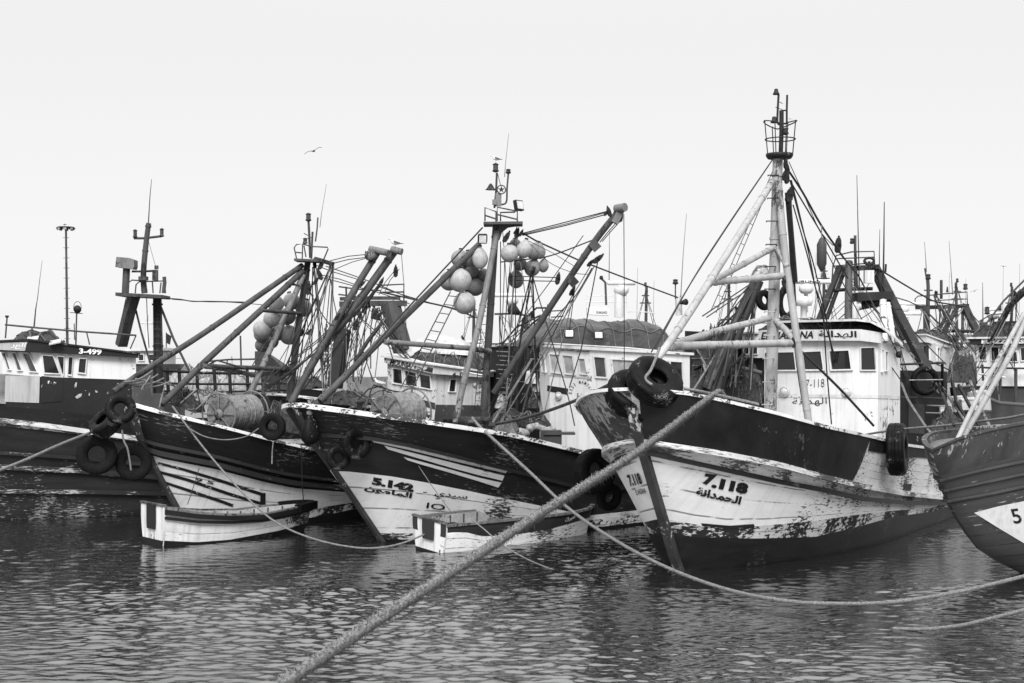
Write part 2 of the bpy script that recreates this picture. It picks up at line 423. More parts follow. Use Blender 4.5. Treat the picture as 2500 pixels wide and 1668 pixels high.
    def rail(s, name, w, mat, wd=.2, ht=.07, out=.05, t0=0, t1=1, sides=(1, -1), up=0.0, label=None):
        """a timber swept along the hull at height coordinate w"""
        mb = MB(); ts = np.linspace(t0 ** (1 / 1.5), t1 ** (1 / 1.5), 60) ** 1.5
        for sd in sides:
            V = []
            for t in ts:
                z = s.zof(t, w) + up; d, h = s.half(t, s.zof(t, w))
                n = s.nrm(max(t, .004), min(w, s.K - .1), sd); nx = Vector((n[0], n[1], 0)).normalized()
                c = s.world(d, sd * h, z)
                for a, b in ((out, -ht / 2), (out, ht / 2), (out - wd, ht / 2), (out - wd, -ht / 2)): V.append(c + nx * a + Vector((0, 0, b)))
            q = []
            for i in range(len(ts) - 1):
                for k in range(4): q.append((i * 4 + k, i * 4 + (k + 1) % 4, i * 4 + 4 + (k + 1) % 4, i * 4 + 4 + k))
            mb.add(V, q + [(3, 2, 1, 0), tuple(len(V) - 4 + k for k in range(4))], uv=[[(ts[i] * s.L, 0), (ts[i] * s.L, ht), (ts[i + 1] * s.L, ht), (ts[i + 1] * s.L, 0)] for i in range(len(ts) - 1) for _ in range(4)] + [[(0, 0)] * 4] * 2)
        return part(name, mb, mat, s.root, label)
    def stempost(s, mat, wd=.14, dep=.12, zt=None, zb=-.5):
        mb = MB(); V = []; zz = np.linspace(zb, zt or s.ztop + .15, 24); bk = Vector((s.bk[0], s.bk[1], 0)); n = Vector((s.n[0], s.n[1], 0))
        for z in zz:
            c = s.world(s.stemd(z), 0, z)
            for a, b in ((.12, wd / 2 + .03), (-dep, wd / 2), (-dep, -wd / 2), (.12, -wd / 2 - .03)): V.append(c + bk * a + n * b)
        mb.add(V, [(i * 4 + k, i * 4 + (k + 1) % 4, i * 4 + 4 + (k + 1) % 4, i * 4 + 4 + k) for i in range(23) for k in range(4)] + [(92, 93, 94, 95)])
        return part('stem_post', mb, mat, s.root)
    def patch(s, name, mat, top, bot, nu=26, nv=4, off=.008, sd=1, label=None):
        """a painted or planked field between two lines on the hull's side"""
        def res(pl):
            pl = [np.array(p, float) for p in pl]; L = [0]
            for a, b in zip(pl, pl[1:]): L.append(L[-1] + np.linalg.norm(b - a))
            return [np.array([np.interp(u * L[-1], L, [p[k] for p in pl]) for k in (0, 1)]) for u in np.linspace(0, 1, nu)]
        mb = MB(); V = []; uv = []
        for a, b in zip(res(top), res(bot)):
            ta, tb = s.loc(*a, sd), s.loc(*b, sd)
            for j in range(nv):
                f = j / (nv - 1); t, w = ta[0] + (tb[0] - ta[0]) * f, ta[1] + (tb[1] - ta[1]) * f
                V.append(s.pt(t, w, sd) + s.nrm(t, w, sd) * off); uv.append((t * s.L, float(np.interp(w, range(s.K + 1), s.vt))))
        q = [(i * nv + j, (i + 1) * nv + j, (i + 1) * nv + j + 1, i * nv + j + 1) for i in range(nu - 1) for j in range(nv - 1)]
        mb.add(V, q, 0, True, [[uv[a] for a in f] for f in q])
        return part(name, mb, mat, s.root, label)
    def text(s, name, txt, mat, bl, br, tl, off=.012, sd=1, bold=.0, label=None):
        v, f = text_mesh(txt, bold)
        bl, br, tl = (np.array(q, float) for q in (bl, br, tl)); mb = MB(); V = []
        for x, y in v: V.append(s.on(*(bl + (br - bl) * x + (tl - bl) * y), off, sd))
        mb.add(V, f); return part(name, mb, mat, s.root, label)
def text_mesh(txt, bold=0.0):
    """built-in font -> vertices scaled to the unit box"""
    c = bpy.data.curves.new('t', 'FONT'); c.body = txt; c.offset = bold; c.resolution_u = 3
    o = bpy.data.objects.new('t', c); COL.objects.link(o)
    dg = bpy.context.evaluated_depsgraph_get(); e = o.evaluated_get(dg); m = e.to_mesh()
    v = np.array([q.co[:2] for q in m.vertices]); f = [tuple(p.vertices) for p in m.polygons]
    e.to_mesh_clear(); bpy.data.objects.remove(o); bpy.data.curves.remove(c)
    lo, hi = v.min(0), v.max(0); return [tuple(q) for q in (v - lo) / (hi - lo)], f
def arabic(w):
    """join Arabic letters: presentation forms in drawing order"""
    tab = {'ا': 'ﺍﺎ', 'د': 'ﺩﺪ', 'ر': 'ﺭﺮ', 'و': 'ﻭﻮ', 'ة': 'ﺓﺔ', 'ل': 'ﻝﻞﻟﻠ', 'م': 'ﻡﻢﻣﻤ', 'ن': 'ﻥﻦﻧﻨ', 'ي': 'ﻱﻲﻳﻴ', 'س': 'ﺱﺲﺳﺴ', 'ه': 'ﻩﻪﻫﻬ', 'ح': 'ﺡﺢﺣﺤ', 'ص': 'ﺹﺺﺻﺼ', 'ع': 'ﻉﻊﻋﻌ', 'ف': 'ﻑﻒﻓﻔ', 'ب': 'ﺏﺐﺑﺒ', 'ك': 'ﻙﻚﻛﻜ', 'ت': 'ﺕﺖﺗﺘ'}
    out = []; prev = False
    for i, ch in enumerate(w):
        if ch not in tab: out.append(ch); prev = False; continue
        f = tab[ch]; nxt = i + 1 < len(w) and w[i + 1] in tab
        if len(f) == 2: out.append(f[1] if prev else f[0]); prev = False
        else: out.append(f[(3 if prev else 2) if nxt else (1 if prev else 0)]); prev = nxt
    return ''.join(out[::-1])

def plain_hull(name, label, x, Y, phi, L, B, H, mats, low=.45, cat='trawler', rake=1.3, **k):
    a = math.radians(phi); b = P(x, HOR, Y); h = Vector((-math.sin(a), -math.cos(a), 0))
    st = [tuple(proj(Vector((b.x, b.y, z)) + h * (rake * (z / H) ** .9))) for z in (0, H * .5, H)]
    o = Boat(name, label, cat, st, phi, L, B, [H, H * .75, H * .62, H * .62, H * .72], [[H * low, H * low * .7, H * low * .6, H * low * .7]], mats, base=(b.x, b.y, 0), nT=30, **k)
    o.rail('cap_rail', o.K, M['strake_worn'], .14, .07, .05); return o
TB = 'trawler'
boatF = Boat('fishing_trawler', 'trawler 7.118 with white lower hull, dark bulwark and tall white mast', TB,
    [(1660, 1392), (1650, 1368), (1605, 1215), (1552, 1030), (1537, 948)], 32, 17, 5.0,
    [(1535, 950), (1600, 953), (1668, 959), (1740, 972), (1891, 1008), (2019, 1043), (2127, 1067), (2200, 1085), (2280, 1096)],
    [[(1640, 1302), (1700, 1312), (1850, 1315), (1990, 1311), (2100, 1285), (2180, 1262), (2280, 1249)],
     [(1640, 1270), (1700, 1281), (1780, 1290), (1850, 1285), (1990, 1272), (2100, 1256), (2180, 1247), (2280, 1240)],
     [(1575, 1104), (1607, 1111), (1900, 1176), (2000, 1195), (2105, 1218), (2207, 1227), (2312, 1230)],
     [(1570, 1075), (1602, 1080), (1750, 1102), (1900, 1131), (2000, 1160), (2080, 1180), (2200, 1203), (2300, 1214)]],
    [M['hull_slime'], M['hull_slime'], M['worn_edge'], M['hull_white'], M['strake_worn'], M['hull_white_worn']], le=(7.5, 2.8), bw=.82, pw=.62, far=[M['hull_slime'], M['hull_slime'], M['worn_edge'], M['hull_white'], M['strake_worn'], M['weather_panel']])
boatC = Boat('fishing_trawler', 'black trawler 5.142 with white stripes and two clusters of buoys hung at its mast', TB,
    [(935, 1322), (870, 1225), (798, 1118), (758, 1060), (735, 1020), (722, 990)], 45, 17, 4.9,
    [(665, 986), (739, 990), (872, 1008), (1022, 1028), (1150, 1047), (1250, 1063), (1350, 1087), (1430, 1107), (1470, 1118)],
    [[.06, .06], [.2, .26, .2, .2], [(846, 1151), (954, 1163), (1050, 1180), (1150, 1200), (1186, 1208), (1324, 1236), (1450, 1262)],
     [(790, 1062), (905, 1070), (1000, 1088), (1100, 1112), (1238, 1146), (1450, 1200)]],
    [M['hull_slime'], M['hull_slime'], M['worn_edge'], M['hull_white'], M['hull_dark'], M['hull_black']], le=(6.5, 3.0), bw=.8, pw=.62)
boatB = Boat('fishing_trawler', 'black trawler with three black stripes on a white forefoot, bow behind the left dinghy', TB,
    [(460, 1290), (432, 1235), (385, 1150), (342, 1060), (326, 990)], 40, 16, 4.6,
    [(322, 988), (400, 1009), (457, 1022), (553, 1045), (674, 1077), (776, 1100), (900, 1128)],
    [[(440, 1270), (600, 1272), (760, 1264), (872, 1242), (950, 1227)],
     [(440, 1252), (600, 1254), (760, 1243), (872, 1225), (950, 1215)],
     [(357, 1107), (400, 1121), (528, 1146), (649, 1178), (719, 1192), (846, 1202), (930, 1205)]],
    [M['hull_slime'], M['hull_slime'], M['worn_edge'], M['hull_white_b'], M['hull_black']], le=(6.5, 3.2), bw=.8, pw=.62)
boatA = Boat('fishing_trawler', 'dark worn trawler 3-499 at the left edge with a white-windowed wheelhouse', TB,
    [(-420, 1275), (-470, 1150), (-520, 990), (-530, 960)], 60, 19, 5.0,
    [(-520, 965), (-200, 985), (0, 992), (150, 1002), (330, 1030), (480, 1040)],
    [[(-420, 1120), (0, 1140), (200, 1150), (380, 1165), (500, 1175)],
     [(-440, 1020), (0, 1040), (120, 1052), (230, 1066), (330, 1078), (480, 1095)],
     [(-440, 1005), (0, 1026), (120, 1040), (230, 1056), (330, 1070), (480, 1085)]],
    [M['hull_slime'], M['hull_worn'], M['hull_dark'], M['strake_worn'], M['hull_black']], le=(7, 4), bw=.85, pw=.7)
boatG = Boat('fishing_trawler', 'grey trawler with a white painted wedge, bow cut by the right edge', TB,
    [(2502, 1403), (2478, 1393), (2399, 1352), (2351, 1288), (2319, 1227), (2306, 1186), (2284, 1135), (2276, 1098)], 65, 17, 2.9,
    [(2270, 1102), (2297, 1090), (2338, 1071), (2414, 1050), (2500, 1032), (2700, 1010), (2900, 1000)],
    [[(2320, 1235), (2400, 1222), (2500, 1200), (2800, 1165)],
     [(2284, 1165), (2335, 1151), (2414, 1130), (2500, 1113), (2800, 1075)]],
    [M['hull_slime'], M['hull_grey'], M['hull_grey'], M['weather_panel']], le=(6.5, 3.0), bw=.8, pw=.6, deck=.15, roll=.12)
# ---------------------------------------------------------------- what is painted and nailed on the hulls
def px(s): return [tuple(float(q) for q in p.split(',')) for p in s.split()]
# 7.118
boatF.patch('bulwark_panel', M['ply_dark'], px('1560,955 1668,961 1740,974 1891,1010 2019,1045 2124,1068'), px('1572,1072 1602,1078 1750,1100 1900,1129 2000,1158 2078,1176'), 40, 6, .02)
boatF.patch('bulwark_panel', M['ply_dark'], px('2124,1068 2200,1086 2268,1095'), px('2118,1100 2200,1113 2268,1118'), 12, 3, .018)
boatF.rail('cap_rail', boatF.K, M['cap_white'], .16, .06, .04)
boatF.rail('rub_rail', 4.0, M['hull_slime'], .12, .09, .07)
boatF.rail('rub_rail', 4.92, M['strake_worn'], .14, .10, .08)
boatF.stempost(M['stem'], .15, .12, 3.15)
boatF.patch('scuff_mark', M['hull_dark'], px('1711,1277 1780,1283 1840,1279'), px('1715,1284 1780,1290 1842,1286'), 10, 2, .01)
boatF.patch('hull_scupper', M['hull_slime'], px('2206,1181 2225,1181'), px('2204,1196 2223,1197'), 3, 3, .014)
boatF.text('hull_number', '7', M['letter'], (1713, 1182), (1742, 1186), (1722, 1155), bold=.075)
boatF.text('hull_number', '.118', M['letter'], (1735, 1190), (1822, 1207), (1742, 1164), bold=.075)
boatF.text('hull_name', arabic('الحمدانة'), M['letter'], (1697, 1208), (1806, 1232), (1703, 1188), bold=.045)
# port bow number, on the far side of the stem
boatF.text('hull_number', '7.118', M['letter'], (1541, 1187), (1571, 1181), (1531, 1159), sd=-1, bold=.045, off=.02)
boatF.text('hull_name', 'EL HADANA', M['letter'], (1556, 1208), (1580, 1203), (1552, 1195), sd=-1, bold=.02, off=.02)
# 5.142
for a, b in (('905,1071 1000,1090 1100,1113 1170,1131 1239,1148', '912,1079 1000,1098 1100,1123 1170,1140 1234,1155'),
             ('938,1087 1000,1103 1100,1128 1170,1146 1231,1161', '946,1096 1000,1112 1100,1141 1170,1160 1226,1173'),
             ('985,1115 1030,1127 1100,1146 1170,1166 1224,1178', '995,1123 1030,1134 1100,1154 1170,1175 1216,1190')):
    boatC.patch('hull_stripe', M['stripe_white'], px(a), px(b), 30, 2, .012)
boatC.rail('cap_rail', boatC.K, M['cap_white'], .24, .09, .07)
boatC.rail('rub_rail', 5.0, M['hull_black'], .1, .08, .05)
boatC.stempost(M['stem'], .12, .08, boatC.ztop - .05)
boatC.text('hull_number', '5.142', M['letter'], (907, 1183), (1009, 1201), (910, 1164), bold=.075)
boatC.text('hull_name', arabic('المامون'), M['letter'], (888, 1199), (1003, 1220), (893, 1183), bold=.045)
boatC.text('hull_name', '-  ' + arabic('سيدي'), M['letter'], (1030, 1211), (1138, 1224), (1034, 1197), bold=.015)
boatC.text('hull_name', 'IO', M['letter'], (1040, 1240), (1085, 1246), (1043, 1226), bold=.01)
# three-striped trawler
for a, b in (('372,1124 450,1143 540,1170 640,1203', '376,1131 450,1150 540,1178 640,1211'), ('383,1147 460,1168 560,1202 638,1226', '387,1155 460,1176 560,1210 638,1233'), ('394,1172 460,1193 540,1220 570,1231', '399,1180 460,1201 540,1228 568,1238')):
    boatB.patch('hull_stripe', M['letter'], px(a), px(b), 24, 2, .010)
boatB.patch('hull_stripe', M['letter'], px('635,1203 648,1203'), px('635,1231 648,1232'), 4, 4, .013)
boatB.rail('cap_rail', boatB.K, M['cap_white'], .16, .07, .05)
boatB.rail('rub_rail', 4.12, M['hull_dark'], .12, .12, .08)
boatB.rail('rub_rail', 4.3, M['hull_dark'], .08, .08, .06)
boatB.stempost(M['stem'], .12, .10, boatB.ztop - .05)
boatB.text('hull_number', '9 5', M['letter'], (476, 1174), (520, 1183), (478, 1166), bold=.02)
# left-edge trawler and grey trawler
boatA.rail('cap_rail', 4.0, M['strake_worn'], .14, .12, .09)
boatA.rail('rub_rail', 2.0, M['hull_worn'], .14, .12, .09); boatA.rail('rub_rail', 1.55, M['hull_worn'], .12, .10, .08)
boatA.rail('rub_rail', 2.35, M['hull_dark'], .12, .09, .07)
boatG.patch('painted_wedge', M['white'], px('2379,1251 2440,1235 2500,1223 2560,1212'), px('2379,1252 2440,1290 2500,1326 2540,1350'), 20, 6, .01)
boatG.text('hull_number', '5.96', M['letter'], (2476, 1279), (2560, 1268), (2464, 1242), off=.016, bold=.015)
for w in (2.15, 2.5, 2.85): boatG.rail('rub_rail', w, M['hull_grey'], .05, .05, .03)
boatG.rail('cap_rail', boatG.K, M['weather_panel'], .10, .045, .02)

# ---------------------------------------------------------------- the two dinghies
def dinghy(label, stem, sheer, bands, mats, L, B, phi=231.5, roll=0.0):
    b = Boat('rowing_boat', label, 'dinghy', stem, phi, L, B, sheer, bands, mats, le=(2.6, 2.0), bw=.8, pw=.7, deck=.42, taper=.12, nT=40, flip=True, inner=M['deck_pale'], roll=roll)
    b.rail('gunwale', b.K, M['steel_light'], .09, .05, .035)
    for d in (.32, .55, .8):
        z = b.zof(d, b.K) - .2; dd, h = b.half(d, z); t = MB(); t.beam(b.world(dd, -h * .95, z), b.world(dd, h * .95, z), .22, .035); part('thwart', t, M['steel_light'], b.root)
    for d in np.linspace(.15, .8, 9):
        z1 = b.zof(d, b.K) - .03; z0 = z1 - .38
        for sd in (1, -1):
            p = []
            for z in (z0, (z0 + z1) / 2, z1): dd, h = b.half(d, z); p.append(b.world(dd, sd * (min(h, b.half(d, z1)[1]) - .085), z))
            t.tube(p, .02, 5)
        part('rib', t, M['timber'], b.root)
    return b
d1 = dinghy('white dinghy with thick black rubbing strakes and flaking paint', [(742, 1298), (753, 1268), (761, 1230)],
    px('396,1240 480,1252 559,1257 642,1256 719,1241 762,1229'), [px('398,1320 480,1324 560,1318 680,1296 740,1280 760,1270')], [M['hull_slime'], M['hull_slime'], M['hull_white_worn']], 3.75, 1.3)
d1.rail('rub_rail', d1.K - .12, M['hull_black'], .09, .10, .08); d1.rail('rub_rail', d1.K - .3, M['hull_black'], .07, .06, .06)
d1.text('hull_number', '7-103', M['letter'], (699, 1284), (725, 1271), (696, 1270), bold=.02)
d2 = dinghy('two tone dinghy, dark above a white wavy line, nearer the big trawler', [(1432, 1300), (1438, 1264), (1446, 1233)],
    px('1092,1250 1166,1267 1230,1274 1344,1265 1416,1244 1447,1233'), [px('1098,1300 1138,1300 1178,1310 1258,1306 1344,1292 1425,1269 1442,1262')], [M['hull_slime'], M['hull_white'], M['paint_dark']], 4.8, 1.18, 226, -.10)
d2.text('hull_name', arabic('امبرك'), M['letter_white'], (1380, 1277), (1404, 1267), (1378, 1265), bold=.02)
def transom(b, mat, board, corner, board_w, foot=.13):
    """planked flat stern with an outboard pad, a dark foot at the water and a capped top edge"""
    zt = b.zof(1, b.K); bk = Vector((b.bk[0], b.bk[1], 0)); up = Vector((0, 0, 1))
    def q(f, z, o=.0): d, h = b.half(1, z); return b.world(d, h * f, z) + bk * o
    def slab(name, f0, f1, z0, z1, o, th, m_):
        t = MB(); n = 5; V = []
        for i in range(n):
            z = z0 + (z1 - z0) * i / (n - 1); V += [q(f0, z, o), q(f1, z, o), q(f1, z, o + th), q(f0, z, o + th)]
        t.add(V, [(4 * i + k, 4 * i + (k + 1) % 4, 4 * i + 4 + (k + 1) % 4, 4 * i + 4 + k) for i in range(n - 1) for k in range(4)] + [(3, 2, 1, 0), tuple(4 * n - 4 + k for k in range(4))]); return part(name, t, m_, b.root)
    slab('transom', -1.02, 1.02, -.2, zt + .03, -.03, .05, mat); slab('waterline_band', -1.03, 1.03, -.2, foot, .0, .026, M['hull_slime'])
    slab('motor_pad', -board_w, board_w, zt * .42, zt + .05, .0, .07, board)
    if corner:
        for f in (-.87, .87): slab('painted_corner', f - .15, f + .155, zt * .62, zt + .035, .012, .014, corner)
    c = MB(); c.beam(q(-1.04, zt + .05), q(1.04, zt + .05), .09, .04); part('transom_cap', c, M['timber'], b.root)
transom(d1, M['stern_white'], M['house_dark'], None, .34); transom(d2, M['stern_white'], M['paint_dark'], M['paint_dark'], .33, .04)
d1.rail('bow_fender', d1.K - .05, M['rubber'], .2, .17, .14, 0, .16)
# ---------------------------------------------------------------- tyres and fenders
def ax_of(v, up=Vector((0, 0, 1))):
    z = Vector(v).normalized(); x = up.cross(z)
    x = Vector((1, 0, 0)) if x.length < .05 else x.normalized()
    return x, z.cross(x), z
def tyre_mesh(name, mat, R=.5, w=.26, hole=.55):
    h = w / 2; r0 = R * hole
    mb = MB(); prof = [(r0, -h * .7), (r0 * 1.04, -h * .95), (R * .8, -h * 1.02), (R * .93, -h * .9), (R * .985, -h * .72), (R, -h * .45), (R * .982, -h * .4), (R * .982, -h * .33), (R, -h * .28), (R, -.02 * h), (R * .98, 0), (R, .04 * h)]
    prof = prof + [(r, -z) for r, z in prof[::-1]] + [(r0 * 1.02, h * .6), (R * .84, h * .55), (R * .86, 0), (R * .84, -h * .55), (r0 * 1.02, -h * .6), (r0, -h * .7)]
    mb.lathe((0, 0, 0), prof, 60)
    mb.v = [((x, y, z) if math.hypot(x, y) < R * .97 or (i % 60) % 4 else (x * .972, y * .972, z)) for i, (x, y, z) in enumerate(mb.v)]
    return mb.mesh(name, mat, (0, 0, 0))
TY = {}
def tyre(label, pos, R, axis, w=.7, hole=.42, mat='rubber', group='tyre fenders hung on the hulls', lash=None):
    hole *= .86; k = (round(w, 2), hole, mat)
    if k not in TY: TY[k] = tyre_mesh('tyre', M[mat], 1, w, hole)
    o = bpy.data.objects.new('tyre', TY[k]); COL.objects.link(o); x, y, z = ax_of(axis)
    from mathutils import Matrix
    m = Matrix((x, y, z)).transposed().to_4x4(); o.rotation_euler = m.to_euler(); o.location = pos; o.scale = (R, R, R)
    tag(o, label, 'tyre', group); return o
def loop_rope(label, pts, r=.018, mat=None, cat='rope'):
    mb = MB().tube(pts, r, 6); return solo('lashing_rope', mb, mat or M['rope'], pts[0], label, cat)
tyre('big scuffed tyre with a rope through it, on top of the 7.118 stem', P(1598, 932, 25.4), .52, (.34, -.66, .66), .66, .42, 'rubber_worn')
tyre('tyre wedged under the big scuffed one on the 7.118 bow', P(1541, 962, 25.85), .47, (.18, -.70, .64), .9, .42, 'rubber_worn')
tyre('third tyre at the 7.118 stem head, tucked lowest behind the others', P(1575, 985, 25.75), .42, (.3, -.8, .5), .5, .5, 'rubber')
tyre('tall worn tyre lashed to the bulwark corner of 7.118', boatF.on(2163, 1092, .24), .56, (.93, -.36, .03), .66, .46, 'rubber_worn')
tyre('small tyre on the bow of 5.142 with light showing through its hole', P(665, 1042, 29.6), .29, (-.25, -.95, 0), .5, .5)
tyre('small tyre hung in front of another on the bow of 5.142', boatC.on(838, 1094, .3),   .265, (.35, -.9, .12), .6, .46, 'rubber_worn')
tyre('tyre hung by a loop half hidden behind a smaller one on 5.142', boatC.on(872, 1073, .12), .34, (.6, -.8, .05), .55, .48, 'rubber_worn')
tyre('large dark tyre between 5.142 and the bow of 7.118', P(1452, 1150, 29.6), .47, (.5, -.85, .05), .6, .5)
tyre('dark tyre hanging low by the water beside the 7.118 bow', P(1487, 1213, 29.9), .30, (.5, -.85, -.1), .5, .5)
tyre('worn white-rimmed tyre facing out from the stem head of the striped trawler', P(294, 998, 31.9), .345, (.25, -.93, .25), .6, .5, 'rubber_worn')
tyre('tyre lying on its side below the white-rimmed one', P(258, 1034, 32.1), .37, (-.45, -.55, .62), .95, .5, 'rubber_worn')
tyre('large tyre hanging lowest in front of the left-edge trawler', P(236, 1110, 32.3), .46, (.2, -.97, .1), .6, .5)
tyre('shadowed tyre against the stem of the striped trawler', P(326, 1130, 32.7), .42, (.3, -.93, .1), .5, .48)
# a limp fender bag on the bow of 5.142
def bag(label, c, h, r):
    mb = MB(); n = 20; prof = [(.10, .5), (.16, .44), (.42, .3), (.78, .08), (1, -.18), (.92, -.34), (.55, -.47), (.04, -.5)]; V = []
    for q, z in prof:
        for k in range(n):
            a = 2 * math.pi * k / n; rr = q * r * (1 + .13 * math.sin(3 * a + 1) * (1 - abs(z)))
            V.append(Vector(c) + Vector((rr * math.cos(a), rr * math.sin(a) * .8, z * h + .05 * h * math.sin(a) * q)))
    mb.add(V, [(i * n + k, i * n + (k + 1) % n, (i + 1) * n + (k + 1) % n, (i + 1) * n + k) for i in range(len(prof) - 1) for k in range(n)], 0, True)
    t = thing('fender_bag', label, 'fender', c); part('bag', mb, M['rubber_worn'], t)
    k = MB(); top = Vector(c) + Vector((0, 0, h * .5)); k.tube([top - Vector((0, 0, .04)), top + Vector((.02, 0, .12)), top + Vector((-.03, .05, .25))], .03, 6); k.lathe(top, [(.03, -.06), (.07, -.03), (.06, .03), (.02, .06)], 10); part('knot', k, M['rope'], t)
bag('dark drooping fender bag tied to the bow rail of 5.142', P(756, 1046, 29.6), .66, .21)
def sausage(label, c, h, r):
    t = thing('sausage_fender', label, 'fender', c); mb = MB()
    mb.lathe(c, [(.02, h * .55), (.05, h * .5), (r * .7, h * .42), (r, h * .32), (r, -h * .32), (r * .7, -h * .42), (.05, -h * .5), (.02, -h * .55)], 18); part('body', mb, M['house_mid'], t)
    k = MB(); c = Vector(c); k.tube([c + Vector((0, 0, h * .53)), c + Vector((0, 0, h * .95))], .012, 5); k.tube([c - Vector((0, 0, h * .53)), c - Vector((.02, 0, h * .75))], .010, 5); part('cord', k, M['rope'], t)
sausage('dark sausage fender hanging in the air from a stay of 7.118', P(2006, 621, 30.5), .66, .105)

# ---------------------------------------------------------------- mooring ropes
def spline(pts, n=10):
    pts = [Vector(p) for p in pts]; out = []
    for i in range(len(pts) - 1):
        a, b, c, d = pts[max(0, i - 1)], pts[i], pts[i + 1], pts[min(len(pts) - 1, i + 2)]
        for k in range(n):
            u = k / n; out.append(.5 * ((2 * b) + (c - a) * u + (2 * a - 5 * b + 4 * c - d) * u * u + (3 * b - a - 3 * c + d) * u ** 3))
    return out + [pts[-1]]
def laid_rope(mb, pts, r, pitch=None, n=18, step=None, hair=0, hl=.05):
    """three-strand rope: the section's three lobes turn along the line"""
    pts = [Vector(p) for p in pts]; L = [0]
    for a, b in zip(pts, pts[1:]): L.append(L[-1] + (b - a).length)
    step = step or r * .9; pitch = pitch or r * 6; N = max(4, int(L[-1] / step)); P3 = np.array([tuple(p) for p in pts]); V = []; up = Vector((0, 0, 1)); fr = []
    C = [Vector([np.interp(s, L, P3[:, k]) for k in range(3)]) for s in np.linspace(0, L[-1], N + 1)]
    for i, c in enumerate(C):
        t = (C[min(i + 1, N)] - C[max(i - 1, 0)]).normalized(); a = t.cross(up).normalized(); b = a.cross(t); ph = 2 * math.pi * (i * L[-1] / N) / pitch
        fr.append((c, a, b))
        for k in range(n):
            an = 2 * math.pi * k / n; rr = r * (.60 + .40 * abs(math.cos(1.5 * (an - ph))) ** .9) * (1 + .05 * math.sin(i * 1.7))
            V.append(c + (a * math.cos(an) + b * math.sin(an)) * rr)
    mb.add(V, [(i * n + k, i * n + (k + 1) % n, (i + 1) * n + (k + 1) % n, (i + 1) * n + k) for i in range(N) for k in range(n)], 0, True)
    for _ in range(hair):
        c, a, b = fr[random.randrange(len(fr) - 1)]; an = random.random() * 6.28; u = a * math.cos(an) + b * math.sin(an); t = a.cross(b)
        l = hl * random.uniform(.3, 1) * (2.2 if random.random() < .04 else 1); p0 = c + u * r * .85; d = (u * random.uniform(.3, 1) + t * random.uniform(-1, 1) + Vector((0, 0, -.25))).normalized()
        p1 = p0 + d * l * .6; p2 = p1 + (d + Vector((0, 0, -.6))) * l * .4; w = t.cross(u) * .0026 + t * .002
        mb.add([p0 - w, p0 + w, p1 + w * .8, p1 - w * .8, p2], [(0, 1, 2, 3), (3, 2, 4)])
    return mb
def rope(label, pts, r, hair=0, group='mooring ropes', fine=True, mat='rope', hl=.05):
    mb = MB(); laid_rope(mb, pts, r, hair=hair, hl=hl, n=18 if fine else 9, step=None if fine else r * 2); return solo('mooring_rope', mb, M[mat], pts[0], label, 'rope', group)
def pxl(s, Y0, Y1):
    q = px(s); L = [0]
    if len(q[0]) == 3: return [P(*a) for a in q]
    for a, b in zip(q, q[1:]): L.append(L[-1] + math.hypot(b[0] - a[0], b[1] - a[1]))
    # equal steps of 1/Y along the picture keep a straight line straight
    return [P(a, b, 1 / (1 / Y0 + (1 / Y1 - 1 / Y0) * l / L[-1])) for (a, b), l in zip(q, L)]
HW = boatF.on(1741, 973)
rope('thick frayed hawser running from the foreground up to the bow of 7.118', spline(pxl('640,1706 700,1664 850,1562 1000,1463 1150,1365 1300,1266 1425,1187 1500,1141 1600,1072 1738,966', 9.0, HW.y - .06), 14) + spline([HW + Vector((.03, -.02, .09)), HW + Vector((.14, .12, .12)), HW + Vector((.26, .34, -.05)), HW + Vector((.3, .45, -.5))], 5), .047, 13000, hl=.045)
rope('long slack rope from 5.142 sagging to the water and off to the right', spline(pxl('1152,1020,30.6 1180,1050,30.3 1290,1150,29 1390,1243,27.9 1500,1318,26.6 1620,1382,25.2 1760,1435,24 1900,1465,23 2030,1474,22.6 2180,1470,22.4 2330,1447,22.3 2440,1422,22.2 2560,1392,22', 0, 0), 8), .034, 900, hl=.03)
rope('short pale rope from the left edge up to the bow tyres', spline(pxl('-60,1172 60,1124 150,1084 232,1052', 27, 32.3)), .034, 120, hl=.02)
rope('thin rope from the striped trawler drooping to the stern of the two tone dinghy', spline(pxl('421,992,31.6 500,1097,31 580,1190,30.4 640,1250,30 700,1290,29.6 780,1320,29.3 860,1336,29.2 920,1338,29.2 980,1327,29.4 1040,1303,29.8 1066,1289,30.1', 0, 0), 8), .022, 60, hl=.02)
rope('dark rope climbing from the rail of 5.142 to the bow of 7.118', spline(pxl('1182,1040 1250,1028 1330,1006 1420,972 1490,938', 31.5, 26.5)), .036, 160, mat='net', hl=.02)
rope('thin cord from the deck of 5.142 down into the two tone dinghy', pxl('935,1005 980,1075 1050,1180 1100,1249', 30.8, 29.8), .011, fine=False, mat='wire_grey')
rope('thin line from the two tone dinghy trailing into the water', spline(pxl('1150,1268 1180,1291 1230,1333 1290,1367 1352,1392', 29.6, 27.1)), .016, fine=False)
rope('rope rising out of the water at the right edge', spline(pxl('2180,1535 2260,1536 2340,1528 2420,1510 2530,1482', 21.2, 20.0)), .03, 120, hl=.02)
rope('pale rope between the corner tyre of 7.118 and the grey trawler', spline(pxl('2110,1062 2150,1055 2215,1047 2300,1040 2400,1028 2470,1019 2540,1004', 31.3, 25.5)), .026, 60, hl=.02)
rope('rope lying along the bulwark top of 7.118 from its big hawser', spline([boatF.on(*q, .03) + Vector((0, 0, .09)) for q in ((1670, 958), (1710, 964), (1740, 970), (1790, 981), (1850, 996))]), .03, fine=False)
loop_rope('short rope tying the top tyre to the forestay of 7.118', spline(pxl('1610,850 1600,878 1588,905 1575,925 1592,940', 25.6, 25.0)), .03)
